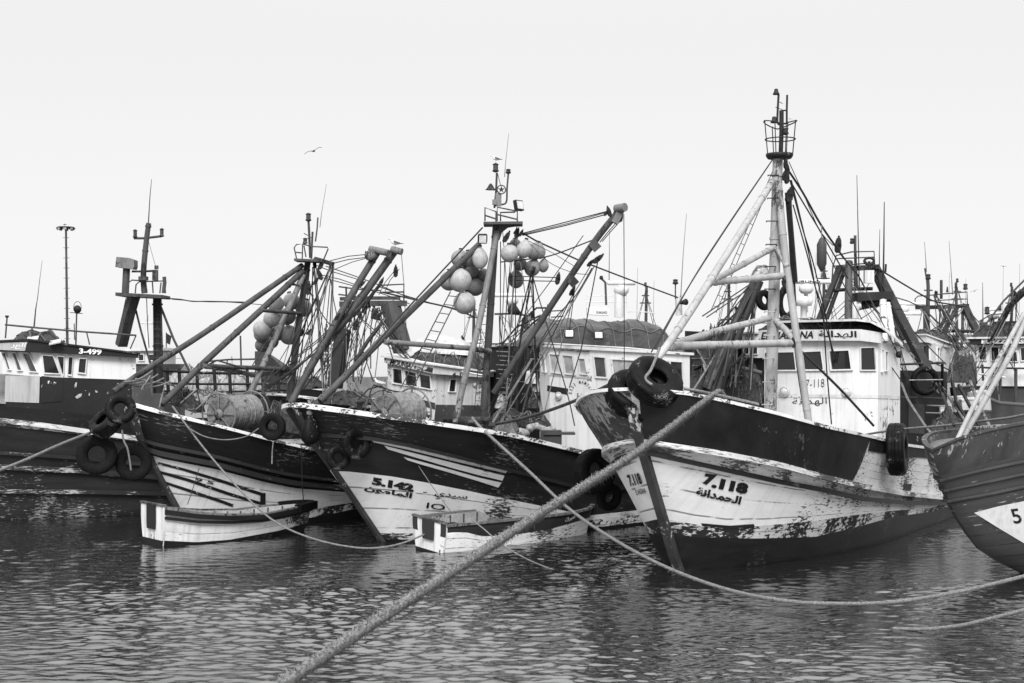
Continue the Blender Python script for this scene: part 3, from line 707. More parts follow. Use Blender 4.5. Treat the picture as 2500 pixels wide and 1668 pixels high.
loop_rope('double rope holding the pair of tyres on 5.142', spline(pxl('841,1050 846,1010 855,998 862,1030 868,1055', 29.9, 29.9)), .014)
loop_rope('rope loop round the half hidden tyre of 5.142', spline(pxl('845,1066 858,1046 870,1042 882,1056 880,1072', 29.8, 29.8)), .016)
loop_rope('rope drooping under the bow of 5.142 from the small tyre', spline(pxl('632,1046 600,1066 550,1074 500,1066 460,1045', 30, 31.2)), .014, M['wire_grey'])
loop_rope('frayed rope end dangling at the bow of the striped trawler', spline(pxl('298,1050 302,1075 311,1095 316,1120 320,1148', 31.9, 32)), .022)
loop_rope('frayed line below the small tyre at the bow of 5.142', spline(pxl('668,1075 665,1100 664,1133', 30.2, 30.2)), .014, M['net_pale'])
loop_rope('dark line hanging from the fender bag to the white dinghy', spline(pxl('735,1085 737,1130 738,1180 741,1228', 30.6, 33)), .012, M['net'])
loop_rope('thin dark line down the white forefoot of the striped trawler', spline(pxl('486,1144 475,1180 458,1232', 32.6, 31.6)), .009, M['wire'])
# ---------------------------------------------------------------- builders for masts, rigging, houses
def rig(parent, txt):
    """lines: part name, material, radius, distance at the first and last point, pixel points"""
    for ln in txt.strip().splitlines():
        f = ln.split()
        if len(f) < 6: continue
        pts = pxl(' '.join(f[5:]), float(f[3]), float(f[4])); r = float(f[2]); n = 10 if r > .04 else 5
        if len(pts) > 3 and f[0] != 'railing': pts = spline(pts, 5)
        if f[0] == 'mast': mb = MB().tube(pts, r * 1.12, 12, r1=r * .92)
        elif f[0].startswith('gantry') and r > .06:
            mb = MB()
            for a, b in zip(pts, pts[1:]): mb.beam(a, b + (b - a).normalized() * r * .4, r * 1.9, r * 1.5)
        elif f[0] == 'antenna': mb = MB().tube(pts, r, 5, r1=r * .4)
        else: mb = MB().tube(pts, r, n)
        if r > .045 and f[0] in ('mast', 'boom', 'strut', 'mast_leg', 'forestrut', 'derrick', 'spar', 'brace'):
            for u in (.08, random.uniform(.25, .4), random.uniform(.5, .7), .93):      # welded collars and lugs
                k = min(len(pts) - 2, int(u * (len(pts) - 1))); q = u * (len(pts) - 1) - k; c = pts[k].lerp(pts[k + 1], q); t = (pts[k + 1] - pts[k]).normalized()
                mb.tube([c - t * .025, c + t * .025], r * 1.12, 10)
        part(f[0], mb, M[f[1]], parent)
def ladder(parent, a0, a1, b0, b1, n, r=.014, mat='steel'):
    """two rails a, b (points) with n rungs: one ladder, one mesh"""
    mb = MB(); a0, a1, b0, b1 = map(Vector, (a0, a1, b0, b1)); mb.tube([a0, a1], r, 6); mb.tube([b0, b1], r, 6)
    for i in range(n): u = (i + .5) / n; mb.tube([a0.lerp(a1, u), b0.lerp(b1, u)], r * .8, 5)
    return part('ladder', mb, M[mat], parent)
def block(parent, px_, py, Y, s=.10, tilt=.4, mat='steel_dark'):
    """a pulley block: two cheeks round a sheave, with a shackle"""
    c = P(px_, py, Y); mb = MB(); ax = ax_of((.35, -.93, 0)); x = ax[2]; s *= .8
    t = (ax[0] * math.sin(tilt) + ax[1] * math.cos(tilt)); u = t.cross(x)
    o = [(0, -1.1), (.34, -.8), (.42, 0), (.28, .8), (.1, 1.15), (-.1, 1.15), (-.28, .8), (-.42, 0), (-.34, -.8)]
    for k in (-1, 1): mb.prism([c + u * a * s + t * b * s for a, b in o], x * (k * s * .3), x * (k * s * .12))
    mb.tube([c - x * s * .3, c + x * s * .3], s * .3, 8); mb.tube([c + t * s * q for q in (1.0, 1.45)], s * .16, 6)
    return part('pulley_block', mb, M[mat], parent)
def lantern(parent, p, h=.2, r=.055, name='mast_light'):
    mb = MB(); mb.lathe(p, [(r * .5, 0), (r * 1.25, .02), (r * 1.25, .05), (r, .06)], 12); mb.lathe(p, [(r * .95, .06), (r, h * .5), (r * .95, h * .8)], 12, None, 1)
    mb.lathe(p, [(r * 1.2, h * .8), (r * 1.2, h * .88), (r * .3, h), (.005, h * 1.02)], 12)
    return part(name, mb, [M['steel_dark'], M['house_mid']], parent)
def flood(parent, p, w=.24, h=.2, d=(.3, -.8, -.35)):
    x, y, z = ax_of(d); p = Vector(p); mb = MB(); mb.box(p, (w, h, .09), (x, y, z)); mb.box(p + z * .05, (w * .82, h * .78, .012), (x, y, z), 1)
    for k in (-1, 1): mb.box(p + x * k * w * .54, (.012, .03, .16), (x, z, y))
    return part('floodlight', mb, [M['steel_dark'], M['lamp_glass']], parent)
def radar(parent, p, L=1.1, ang=0, txt=None, hgt=.3, dome=True):
    """open-array scanner on its gearbox"""
    p = Vector(p); mb = MB(); mb.lathe(p, [(.05, -hgt - .5), (.05, -.32), (.13, -.3), (.19, -.22), (.19, -.12), (.10, -.06), (.06, -.05)], 16)
    x = Vector((math.cos(ang), math.sin(ang), 0)); y = Vector((-x.y, x.x, 0)); b = MB(); b.tube([p - x * L / 2, p - x * (L / 2 - .02), p + x * (L / 2 - .02), p + x * L / 2], [.045, .062, .062, .045], 10)
    o = part('radar_base', mb, M['white_dull'], parent); part('radar_scanner', b, M['white_dull'], parent)
    if txt:
        v, f = text_mesh(txt, .02); t = MB(); t.add([p + x * ((a - .5) * L * .55) - y * .067 * (1 if y.y > 0 else -1) + Vector((0, 0, (q - .5) * .07)) for a, q in v], f); part('radar_lettering', t, M['letter'], parent)
class House:
    def __init__(s, parent, name, corners, back, mat, roof=None, over=.12, rt=.06, rmat=None, zmin=None, label=None):
        """corners: (px, distance, py bottom, py top) along the walls that face the camera; back closes the box behind"""
        s.lo = [P(c[0], c[2], c[1]) for c in corners]; s.hi = [P(c[0], c[3], c[1]) for c in corners]; s.parent = parent
        if zmin is not None: s.lo = [Vector((p.x, p.y, zmin)) for p in s.lo]
        B = Vector((back[0], back[1], 0)); n = len(corners); lo = s.lo + [s.lo[-1] + B, s.lo[0] + B]; hi = s.hi + [s.hi[-1] + B, s.hi[0] + B]; m = n + 2
        mb = MB(); mb.add(lo + hi, [(i, (i + 1) % m, m + (i + 1) % m, m + i) for i in range(m)] + [tuple(range(m, 2 * m))])
        s.obj = part(name, mb, mat, parent, label); s.ctr = sum(lo, Vector()) / m; s.hiall = hi
        if roof:
            c = sum(hi, Vector()) / m; r = MB(); a = []
            for p in hi: d = Vector((p.x - c.x, p.y - c.y, 0)).normalized(); a.append(p + d * over)
            r.add([p + Vector((0, 0, .004)) for p in a] + [p + Vector((0, 0, rt)) for p in a], [tuple(range(m - 1, -1, -1)), tuple(range(m, 2 * m))] + [(i, (i + 1) % m, m + (i + 1) % m, m + i) for i in range(m)])
            part(roof, r, rmat or mat, s.obj)
    def nrm(s, i):
        a, b = s.lo[i], s.lo[i + 1]; n = Vector((b.y - a.y, a.x - b.x, 0)).normalized()
        return n if n.dot(a - s.ctr) > 0 else -n
    def at(s, i, x, y, off=0):
        n = s.nrm(i); a = s.lo[i]; r = Vector(((x - 1250) / FPX, 1, -(y - HOR) / FPX)); o = Vector((0, 0, EYE))
        return o + r * ((a - o).dot(n) / r.dot(n)) + n * off
    def window(s, i, q, fr=.05, mat='glass', fmat='white', name='window', proud=.05):
        """q: four pixel corners, clockwise from the top left"""
        if len(q) == 2: (x0, y0), (x1, y1) = q; q = [(x0, y0), (x1, y0), (x1, y1), (x0, y1)]
        n = s.nrm(i); w = [s.at(i, *c) for c in q]; c = sum(w, Vector()) / 4; mb = MB()
        out = [p + (p - c).normalized() * fr for p in w]
        for k in range(4):
            a, b, A, B = w[k], w[(k + 1) % 4], out[k], out[(k + 1) % 4]
            mb.add([A + n * .002, B + n * .002, A + n * proud, B + n * proud, a + n * proud, b + n * proud, a + n * .006, b + n * .006], [(0, 1, 3, 2), (2, 3, 5, 4), (4, 5, 7, 6)])
        mb.add([p + n * .008 for p in w], [(0, 1, 2, 3)], 1)
        return part(name, mb, [M[fmat], M[mat]], s.obj)
    def panel(s, i, q, mat, name='painted_panel', off=.012):
        if len(q) == 2: (x0, y0), (x1, y1) = q; q = [(x0, y0), (x1, y0), (x1, y1), (x0, y1)]
        return part(name, MB().add([s.at(i, *c, off) for c in q], [tuple(range(len(q)))]), M[mat], s.obj)
    def text(s, i, txt, bl, br, tl, mat='letter', bold=.02, off=.016, name='lettering'):
        v, f = text_mesh(txt, bold); bl, br, tl = (np.array(q, float) for q in (bl, br, tl)); mb = MB()
        mb.add([s.at(i, *(bl + (br - bl) * x + (tl - bl) * y), off) for x, y in v], f); return part(name, mb, M[mat], s.obj)
    def porthole(s, i, x, y, r, off=.0):
        n = s.nrm(i); mb = MB(); mb.lathe(s.at(i, x, y), [(r * 1.1, .004), (r * 1.15, .05), (r, .07), (r * .9, .06)], 18, ax_of(n)); mb.lathe(s.at(i, x, y), [(r * .9, .05), (r * .5, .09), (.005, .10)], 18, ax_of(n), 1)
        return part('bulkhead_light', mb, [M['white_dull'], M['lamp_glass']], s.obj)
def heap(parent, name, a, b, depth, prof, mat, fold=.06, seed=0, nu=44, nv=18, label=None, strands=None):
    """a pile: from point a to point b, prof = heights along it, across the given depth vector; nets carry loose strands"""
    r = np.random.RandomState(seed); a, b, depth = Vector(a), Vector(b), Vector(depth); mb = MB(); V = []
    ph = r.rand(12) * 6.28; net = mat.name.startswith(('net', 'rope')); tarp = mat.name == 'tarp'
    if net: nu, nv = nu * 2, nv * 2
    def pos(u, v, out=0.0):
        h = float(np.interp(u, np.linspace(0, 1, len(prof)), prof)) * (.8 if net else 1)
        e = max(0, 1 - abs(2 * v - 1) ** (5 if tarp else 3.2)) ** .5; eu = min(1, min(u, 1 - u) * 9) ** .5
        w = math.sin(9 * u + 5 * v + ph[0]) + .7 * math.sin(17 * u - 9 * v + ph[1]) + .5 * math.sin(31 * u + 14 * v + ph[2])
        if tarp: w = w * .6 - 1.6 * abs(math.sin(11 * u + 6 * v + ph[3])) ** .5 + .9 * abs(math.sin(19 * u - 7 * v + ph[4])) - .8 * abs(math.sin(7 * u - 11 * v + ph[5])) ** .6
        if net: w += .8 * abs(math.sin(43 * u + 23 * v + ph[3])) + .7 * abs(math.sin(61 * u - 37 * v + ph[4])) + .6 * abs(math.sin(97 * u + 53 * v + ph[6]))
        return a.lerp(b, u) + depth * (v + .03 * math.sin(13 * u + ph[4])) + Vector((0, 0, h * e * eu + w * fold * e * h + out * 1.0)) + depth.normalized() * (-out * (1 - v))
    heap.pos = pos
    for i in range(nu):
        for j in range(nv): V.append(pos(i / (nu - 1), j / (nv - 1)))
    mb.add(V, [(i * nv + j, (i + 1) * nv + j, (i + 1) * nv + j + 1, i * nv + j + 1) for i in range(nu - 1) for j in range(nv - 1)], 0, True)
    L = (b - a).length
    for k in range(strands if strands is not None else (int(20 * L) + 8 if net else 0)):
        u, v = r.rand(), r.rand() * .6; an = r.rand() * 6.28; pts = []; lift = r.rand() * .05
        for q in range(9):
            pts.append(pos(min(1, max(0, u)), min(1, max(0, v)), .012 + lift * math.sin(q / 8 * 3.14))); an += r.randn() * .5; u += math.cos(an) * .07 / max(L, .3); v += math.sin(an) * .06
        mb.tube(pts, .006 + .008 * r.rand(), 4, 1 + (k % 3 > 0))
    mats = [mat, M['rope'], M['net'] if mat.name == 'net' else M['rope']] if net else mat
    return part(name, mb, mats, parent, label) if parent else solo(name, mb, mats, a, label[0], label[1])
def reel(parent, c, axis, R, L, name='net_drum', flange=1.15):
    """a net drum: wound net between two spoked flanges on a shaft"""
    c = Vector(c); ax = ax_of(axis); z = ax[2]; mb = MB(); n = 16; prof = [(.02, -L / 2)]
    for k in range(n): q = -L / 2 + L * k / n; prof += [(R * .86, q + .003), (R * (.97 + .05 * math.sin(k * 2.3)), q + L / n * .3), (R * (.97 + .04 * math.sin(k * 3.1)), q + L / n * .7), (R * .85, q + L / n * .97)]
    prof += [(.02, L / 2)]; mb.lathe(c, prof, 30, ax)
    for k in range(9):
        rr = R * (.3 + .07 * k); mb.lathe(c + z * (L / 2), [(rr, .0), (rr + R * .03, .02), (rr + R * .055, .0)], 28, ax); mb.lathe(c - z * (L / 2), [(rr, .0), (rr + R * .03, -.02), (rr + R * .055, .0)], 28, ax)
    d = part(name, mb, M['drum_net'], parent)
    for k in (-1, 1):
        f = MB(); q = c + z * k * (L / 2 + .05); pts = [q + (ax[0] * math.cos(a) + ax[1] * math.sin(a)) * R * flange for a in np.linspace(0, 2 * math.pi, 33)]; f.tube(pts, .022, 6)
        for a in np.linspace(0, 2 * math.pi, 9)[:-1]: f.tube([q, q + (ax[0] * math.cos(a) + ax[1] * math.sin(a)) * R * flange], .014, 5)
        f.lathe(q, [(.02, -.03), (R * .28, -.02), (R * .28, .03), (.02, .04)], 14, ax); part('drum_flange', f, M['steel_light'], d)
    return d
def platform(parent, pts, Y, depth, th=.06, mat='steel', name='crow_platform'):
    a, b = P(*pts[0], Y), P(*pts[1], Y); mb = MB(); d = Vector((0, depth / 2, 0))
    mb.add([a - d, b - d, b + d, a + d] + [p - Vector((0, 0, th)) for p in (a - d, b - d, b + d, a + d)], [(0, 1, 2, 3), (7, 6, 5, 4)] + [(i, 4 + i, 4 + (i + 1) % 4, (i + 1) % 4) for i in range(4)])
    return part(name, mb, M[mat], parent)
# ---------------------------------------------------------------- buoys
BUOY = {}
def buoy(label, x, y, r, Y, egg=1.0, dark=0, seed=0):
    """an inflated net buoy with its moulded lug"""
    if not BUOY:
        for nm, k in (('round', 1.0), ('egg', 1.0)):
            b = MB(); prof = [(.002, -1)] + [(math.sin(a) * (1 if nm == 'round' else (1 - .22 * max(0, -math.cos(a)) - .12 * max(0, -math.cos(a)))), -math.cos(a)) for a in np.linspace(.12, math.pi - .2, 18)]
            if nm == 'egg': prof = [(.002, -1)] + [(math.sin(a) * (1 - .30 * max(0, -math.cos(a)) if False else (1 - .34 * max(0, -math.cos(a)))), math.cos(a) * -1) for a in np.linspace(.12, math.pi - .2, 18)]
            prof = [(p, q) for p, q in prof]; prof += [(.2, 1.0), (.16, 1.08), (.16, 1.2), (.05, 1.24)]
            b.lathe((0, 0, 0), prof, 28); BUOY[nm] = b
        for i, c in enumerate((.33, .22, .13)):
            M['buoy%d' % i] = paint('buoy%d' % i, c, .07, .24, .30, .5, 0, False, 2.2, (1, 1, 1), .45, .1, .12)
        l = MB(); l.lathe((0, 0, 1.12), [(.05, -.06), (.24, -.05), (.26, .02), (.2, .08), (.06, .1)], 14); BUOY['lug'] = l
        BUOY['m'] = {}
    k = ('egg' if egg > 1.05 else 'round', dark)
    if k not in BUOY['m']:
        BUOY['m'][k] = (BUOY[k[0]].mesh('buoy_body', M['buoy%d' % dark], (0, 0, 0)), BUOY['lug'].mesh('lug', M['steel_dark'], (0, 0, 0)))
    t = thing('net_buoy', label, 'buoy', P(x, y, Y), 'net buoys hung in clusters')
    R = r * 1.1 * Y / FPX; rr = random.Random(seed + int(x)); t.scale = (R, R, R * egg); t.rotation_euler = (rr.uniform(-.35, .35), rr.uniform(-.35, .35), rr.uniform(0, 6))
    for nm, me in zip(('body', 'lug'), BUOY['m'][k]):
        o = bpy.data.objects.new(nm, me); COL.objects.link(o); o.parent = t
    return t
# ---------------------------------------------------------------- 5.142: mast, booms, rigging, wheelhouse
r = boatC.root
rig(r, '''
mast steel .085 33.6 33.6 1180,1026 1211,545
mast_leg steel_light .075 33.5 32.0 1214,566 1168,797 1133,930 1112,1033
strut steel .075 33.5 30.6 1170,597 964,797 850,912 781,980
stay wire .02 33.5 30.9 1178,556 965,785 862,905
spar steel_light .062 31.6 33.4 939,835 1141,850 1197,858
boom steel .075 33.2 32.4 1206,960 1350,740 1450,592 1514,512
pole steel_light .028 33.0 32.8 1299,876 1250,955 1203,1032
stay wire .014 33.5 32.4 1276,570 1380,543 1487,515
stay wire .014 33.5 32.4 1276,575 1380,551 1486,522
stay wire .010 33.5 32.4 1270,574 1390,545 1480,519
stay wire .010 32.4 33 1523,522 1524,700 1524,915
stay wire .012 32.4 32.6 1518,536 1494,562 1470,590
stay wire .012 32.4 32.6 1512,536 1488,562 1464,592
forestay wire .022 33.5 36 1272,567 1310,589 1416,637
forestay wire .020 32.8 36.5 1440,646 1552,689 1655,727
stay wire .016 33.5 32.6 1222,640 1280,634 1346,624 1448,586
stay wire .012 33.5 32.8 1245,674 1300,676 1362,678
stay wire .012 33.5 32.8 1245,684 1300,686 1362,687
stay wire .014 32.6 32 1459,640 1419,852 1390,947
stay wire .014 32.6 32 1445,655 1406,721 1355,778 1310,850
stay wire .010 32.8 33 1400,730 1396,760 1390,807
stay wire .014 33.2 32 1301,676 1320,743 1381,947 1403,1040
stay wire .012 33.5 33.2 1222,590 1222,650 1221,800 1218,900
stay wire .010 33.5 33.2 1232,640 1230,700 1224,850
stay wire .010 33.5 33.2 1248,620 1240,700 1232,810
stay wire .014 33.5 33 1258,570 1275,640 1295,665 1303,690
stay wire .010 33.3 32.6 1258,575 1240,720 1228,850
stay wire .011 32.6 33 1424,575 1342,690 1260,800
stay wire .008 33.5 32.8 1290,590 1340,640 1400,666 1440,670
stay wire .008 33.5 32.8 1290,588 1350,618 1410,655
railing steel .020 33.2 33.2 1184,540 1184,507 1211,517 1211,545
railing steel .020 33.2 33.2 1184,526 1211,535
railing steel .020 33.2 33.2 1214,540 1214,506 1263,516 1263,545
railing steel .020 33.2 33.2 1214,524 1263,536
railing steel .020 33.8 33.8 1222,540 1222,519 1258,518
topmast steel .026 33.5 33.5 1207,508 1211,470 1213,422
topmast steel .022 33.5 33.5 1222,500 1236,494 1238,460 1241,424
antenna wire_grey .012 33.5 33.5 1232,432 1234,400 1242,326
stay wire .008 33.5 33.5 1215,424 1222,452
step steel .012 33.4 33.4 1190,690 1176,690
step steel .012 33.4 33.4 1186,760 1172,760
step steel .012 33.4 33.4 1181,830 1168,830
step steel .012 33.4 33.4 1176,900 1160,900
''')
platform(r, ((1181, 545), (1276, 544)), 33.5, .7)
br = MB(); br.prism([P(1213, 548, 33.5), P(1272, 551, 33.5), P(1240, 556, 33.5), P(1226, 567, 33.5), P(1220, 585, 33.5), P(1213, 590, 33.5)], Vector((0, -.05, 0)), Vector((0, .05, 0))); part('platform_bracket', br, M['steel'], r)
lantern(r, P(1210, 421, 33.5), .22, .06); lantern(r, P(1241, 425, 33.5), .12, .05)
flood(r, P(1266, 502, 33.3), .26, .24, (.75, -.6, .2)); flood(r, P(1178, 583, 33.2), .2, .22, (.1, -.9, -.3))
hb_ = MB(); hb_.lathe(P(1198, 463, 33.4), [(.02, .14), (.05, .1), (.09, .03), (.13, 0), (.02, .02)], 14, ax_of((0, -.3, 1))); hb_.tube([P(1198, 462, 33.4), P(1207, 465, 33.5)], .012, 5); part('horn', hb_, M['steel_dark'], r)
st = MB(); c_ = P(1224, 463, 33.4); ax_ = ax_of((.1, -1, .05)); st.tube([c_ + (ax_[0] * math.cos(a) + ax_[1] * math.sin(a)) * .10 for a in np.linspace(0, 6.2832, 25)], .014, 6)
star = [c_ + (ax_[0] * math.cos(a) + ax_[1] * math.sin(a)) * (.09 if k % 2 == 0 else .034) for k, a in enumerate(np.linspace(math.pi / 2, math.pi / 2 + 6.2832, 11)[:-1])]; st.prism(star, ax_[2] * -.008, ax_[2] * .008); part('star_emblem', st, M['steel_dark'], r)
lt = MB(); lt.box(P(1217, 488, 33.45), (.14, .1, .3)); lt.box(P(1207, 494, 33.4), (.1, .1, .12)); part('signal_box', lt, M['steel_light'], r)
bh = MB(); bh.tube([P(1504, 510, 32.4), P(1526, 506, 32.2)], .10, 12); bh.beam(P(1500, 545, 32.4), P(1517, 512, 32.4), .2, .16); part('boom_head', bh, M['steel_light'], r)
for x, y, Y, s in ((1487, 518, 32.4, .13), (1459, 633, 32.6, .17), (1397, 712, 32.8, .13), (1441, 643, 32.8, .12), (1362, 682, 32.8, .15), (1245, 679, 33.5, .12), (1236, 580, 33.3, .16), (1260, 565, 33.4, .1), (1272, 570, 33.4, .1), (1480, 520, 32.4, .1), (1516, 532, 32.4, .12)): block(r, x, y, Y, s, random.uniform(-.5, .9))
ch = MB()
for x, y in ((1452, 605), (1398, 692)): ch.beam(P(x - 8, y - 14, 32.5), P(x + 8, y + 4, 32.5), .12, .2)
part('boom_lug', ch, M['steel'], r)
ladder(r, P(1100, 712, 33), P(978, 948, 32), P(1123, 714, 33), P(1004, 956, 32), 11)
ladder(r, P(1181, 720, 33.8), P(1158, 1010, 33.8), P(1203, 720, 34), P(1180, 1010, 34), 14, .01)
reel(r, P(972, 1008, 31.8), (.55, .83, .02), .46, .95)
w_ = MB(); w_.box(P(1170, 1036, 31.9), (.5, .4, .3)); w_.lathe(P(1150, 1030, 31.6), [(.02, -.3), (.12, -.28), (.12, .28), (.02, .3)], 14, ax_of((1, 0, 0))); w_.beam(P(930, 1005, 31.2), P(895, 1015, 31), .08, .1); part('winch', w_, M['steel_dark'], r)
for q in ((885, 1000), (1195, 1047)):
    b = MB(); c = boatC.on(*q); c = c + Vector((-.1, .25, -.1)); b.lathe(c, [(.07, 0), (.06, .12), (.06, .3), (.1, .32), (.1, .36), (.02, .38)], 12); b.tube([c + Vector((-.2, 0, .22)), c + Vector((.2, 0, .22))], .035, 8); part('bollard', b, M['steel_dark'], r)
rig(r, '''
railing steel_dark .018 31.2 32.2 893,1000 905,955 912,940 960,955 1010,962
railing steel_dark .018 31.6 32.6 870,980 900,950 930,942 955,965 965,1000
railing steel_dark .018 32.3 33.2 1011,968 1034,985 1046,1020
railing steel .03 31.8 32.4 960,1018 985,1008 1052,1016
''')
E1 = House(r, 'wheelhouse', [(1318, 36.4, 1030, 846), (1342, 35.7, 1030, 848), (1440, 35.0, 1034, 855), (1684, 37.4, 1018, 868)], (.2, 1.8), M['white'], 'roof', .12, .07, zmin=1.3)
for q, m_ in ((((1343, 865), (1366, 867), (1371, 911), (1348, 907)), 'curtain'), (((1375, 868), (1399, 870), (1405, 914), (1382, 911)), 'curtain'), (((1415, 876), (1429, 877), (1434, 913), (1418, 911)), 'curtain')): E1.window(1, q, .035, m_)
E1.window(0, ((1321, 863), (1331, 865), (1335, 908), (1326, 906)), .03, 'curtain')
for q, m_ in ((((1447, 872), (1474, 874), (1479, 921), (1453, 919)), 'glass_grey'), (((1491, 878), (1544, 881), (1550, 925), (1497, 921)), 'curtain'), (((1560, 881), (1585, 882), (1590, 928), (1565, 926)), 'glass_grey'), (((1611, 882), (1630, 883), (1634, 946), (1615, 944)), 'curtain'), (((1634, 883), (1663, 885), (1666, 949), (1638, 946)), 'glass')): E1.window(2, q, .05, m_)
E1.panel(1, ((1337, 941), (1388, 949), (1386, 964), (1336, 955)), 'house_dark', 'painted_band'); E1.panel(2, ((1446, 951), (1500, 949), (1500, 962), (1450, 968)), 'house_dark', 'painted_band')
E1.panel(1, ((1319, 913), (1440, 923), (1440, 926), (1319, 916)), 'house_grey', 'moulding'); E1.porthole(1, 1365, 967, .09)
E1.text(1, '5-142', (1409, 970), (1432, 972), (1409, 960)); E1.text(1, arabic('سيدي المامون') , (1362, 857), (1438, 862), (1362, 850), bold=.01)
for k, chs in enumerate('SIDI MAMOUNE'):
    if chs == ' ': continue
    a = math.radians(172 - k * 15.2); cx, cy, R = 1419, 964, 27; u = np.array([math.sin(a), math.cos(a)]); o = np.array([math.cos(a), -math.sin(a)]); c = np.array([cx, cy]) + o * R * np.array([.82, 1]); w = 1.6 if chs == 'I' else 4.0
    E1.text(1, chs, c - u * w / 2, c + u * w / 2, c - u * w / 2 + o * 8, bold=.01)
E1.text(1, arabic('المامون'), (1402, 992), (1436, 995), (1402, 983), bold=.015)
tb = MB(); tb.tube(pxl('1330,838 1420,843 1540,850 1660,862', 35.4, 37), .018, 6); part('roof_rail', tb, M['white_dull'], E1.obj)
flood(r, P(1390, 816, 35.0), .22, .2, (0, -.9, .3)); flood(r, P(1461, 820, 35.0), .22, .2, (.1, -.9, .35))
rig(r, '''
radar_post white_dull .12 36 36 1511,775 1512,710
topmast steel .03 36 36 1480,745 1478,690 1468,680
antenna steel .012 36 36 1487,690 1488,560
antenna steel .02 36.6 36.6 1250,1 1250,1
funnel_post white_dull .09 36.8 36.8 1658,770 1656,722
antenna wire_grey .014 36.6 36.6 1662,725 1668,620 1676,522
mast_pole steel .018 36.6 36.6 1649,730 1649,690
railing white_dull .012 36 36 1432,755 1432,722 1530,722 1530,752
railing white_dull .012 36 36 1432,738 1530,738
railing white_dull .012 36.4 36.4 1600,765 1560,760 1532,762
'''.replace('antenna steel .02 36.6 36.6 1250,1 1250,1\n', ''))
radar(r, P(1517, 691, 36), .72, .1, None); lantern(r, P(1468, 683, 36), .1, .04); lantern(r, P(1649, 695, 36.6), .14, .06)
rb = MB(); c = P(1459, 760, 35.6); rb.prism([c + Vector(q) for q in ((-.27, 0, -.09), (.27, 0, -.11), (.27, 0, .05), (.2, 0, .1), (-.22, 0, .12), (-.27, 0, .08))], Vector((0, -.2, 0)), Vector((0, .2, 0))); part('radar_dome', rb, M['white'], r)
v, f = text_mesh('FURUNO', .03); t = MB(); t.add([c + Vector((-.04 + a * .26, -.204, -.07 + q * .06)) for a, q in v], f); part('radar_lettering', t, M['letter'], r)
hn = MB(); hn.lathe(P(1671, 738, 36.4), [(.03, -.2), (.05, -.08), (.085, .06), (.02, .07)], 12, ax_of((.6, -.8, .1))); hn.tube([P(1658, 738, 36.8), P(1671, 738, 36.5)], .02, 5); part('horn', hn, M['steel_dark'], r)
tp = thing('tarpaulin', 'creased dark tarpaulin over a pile on the wheelhouse roof of 5.142', 'tarpaulin', P(1337, 836, 35.6))
heap(tp, 'cover', P(1335, 840, 35.6), P(1662, 864, 37.4), (-.9, 1.6, 0), [.38, .62, .72, .76, .74, .73, .76, .84, .88, .84, .6], M['tarp'], .055, 5, 110, 40)
for u0, u1 in ((.10, .13), (.24, .20), (.36, .42), (.50, .47), (.62, .66), (.76, .72), (.88, .91)):
    part('lashing', MB().tube([heap.pos(u0 + (u1 - u0) * q, q * .7, .014) for q in np.linspace(0, 1, 14)], .011, 5), M['rope'], tp)
part('lashing', MB().tube([heap.pos(q, .06 + .02 * math.sin(q * 30), .016) for q in np.linspace(.02, .98, 50)], .013, 5), M['rope'], tp)
# buoys of 5.142 and of the striped trawler
for i, (l, x, y, q, e, dk) in enumerate((
    ('biggest and brightest round buoy, middle of the left cluster on 5.142', 1123, 685, 26, 1, 0), ('lowest buoy of the left cluster on 5.142, hanging alone', 1134, 740, 25, 1, 0),
    ('round buoy behind the strut, top left of the left cluster on 5.142', 1123, 632, 20, 1, 1), ('round buoy second from the left at the top of the left cluster on 5.142', 1147, 633, 18, 1, 1),
    ('egg shaped buoy nearest the mast top in the left cluster on 5.142', 1172, 630, 18, 1.4, 0), ('dark round buoy in the centre of the left cluster on 5.142', 1149, 661, 19, 1, 2),
    ('leftmost buoy of the left cluster, half behind the biggest one on 5.142', 1097, 686, 22, 1, 1), ('dark buoy right of the biggest one in the left cluster on 5.142', 1160, 700, 21, 1, 2),
    ('small dark buoy against the mast in the left cluster on 5.142', 1180, 673, 16, 1, 2))):
    buoy(l, x, y, q, 33.3 + (.3 if dk else -.2) + .05 * i, e, dk, i)
for i, (l, x, y, q, e, dk) in enumerate((
    ('large round buoy, leftmost of the right cluster on 5.142', 1244, 619, 20, 1, 0), ('pear shaped buoy at the top of the right cluster on 5.142', 1280, 608, 18, 1.15, 0),
    ('third buoy from the left along the top of the right cluster on 5.142', 1303, 612, 16, 1.25, 1), ('rightmost buoy in the top row of the right cluster on 5.142', 1318, 613, 13, 1.4, 1),
    ('dark buoy at the lower left of the right cluster on 5.142', 1270, 645, 15, 1, 2), ('large pear shaped buoy at the bottom of the right cluster on 5.142', 1300, 653, 18, 1.15, 1),
    ('rightmost buoy in the lower row of the right cluster on 5.142', 1327, 648, 12, 1.35, 1), ('teardrop buoy hanging by itself under the right cluster on 5.142', 1260, 681, 18, 1.2, 2),
    ('small buoy tucked behind the top of the right cluster on 5.142', 1258, 597, 13, 1, 1))):
    buoy(l, x, y, q, 33.4 + (.35 if dk else -.15) + .04 * i, e, dk, i + 20)
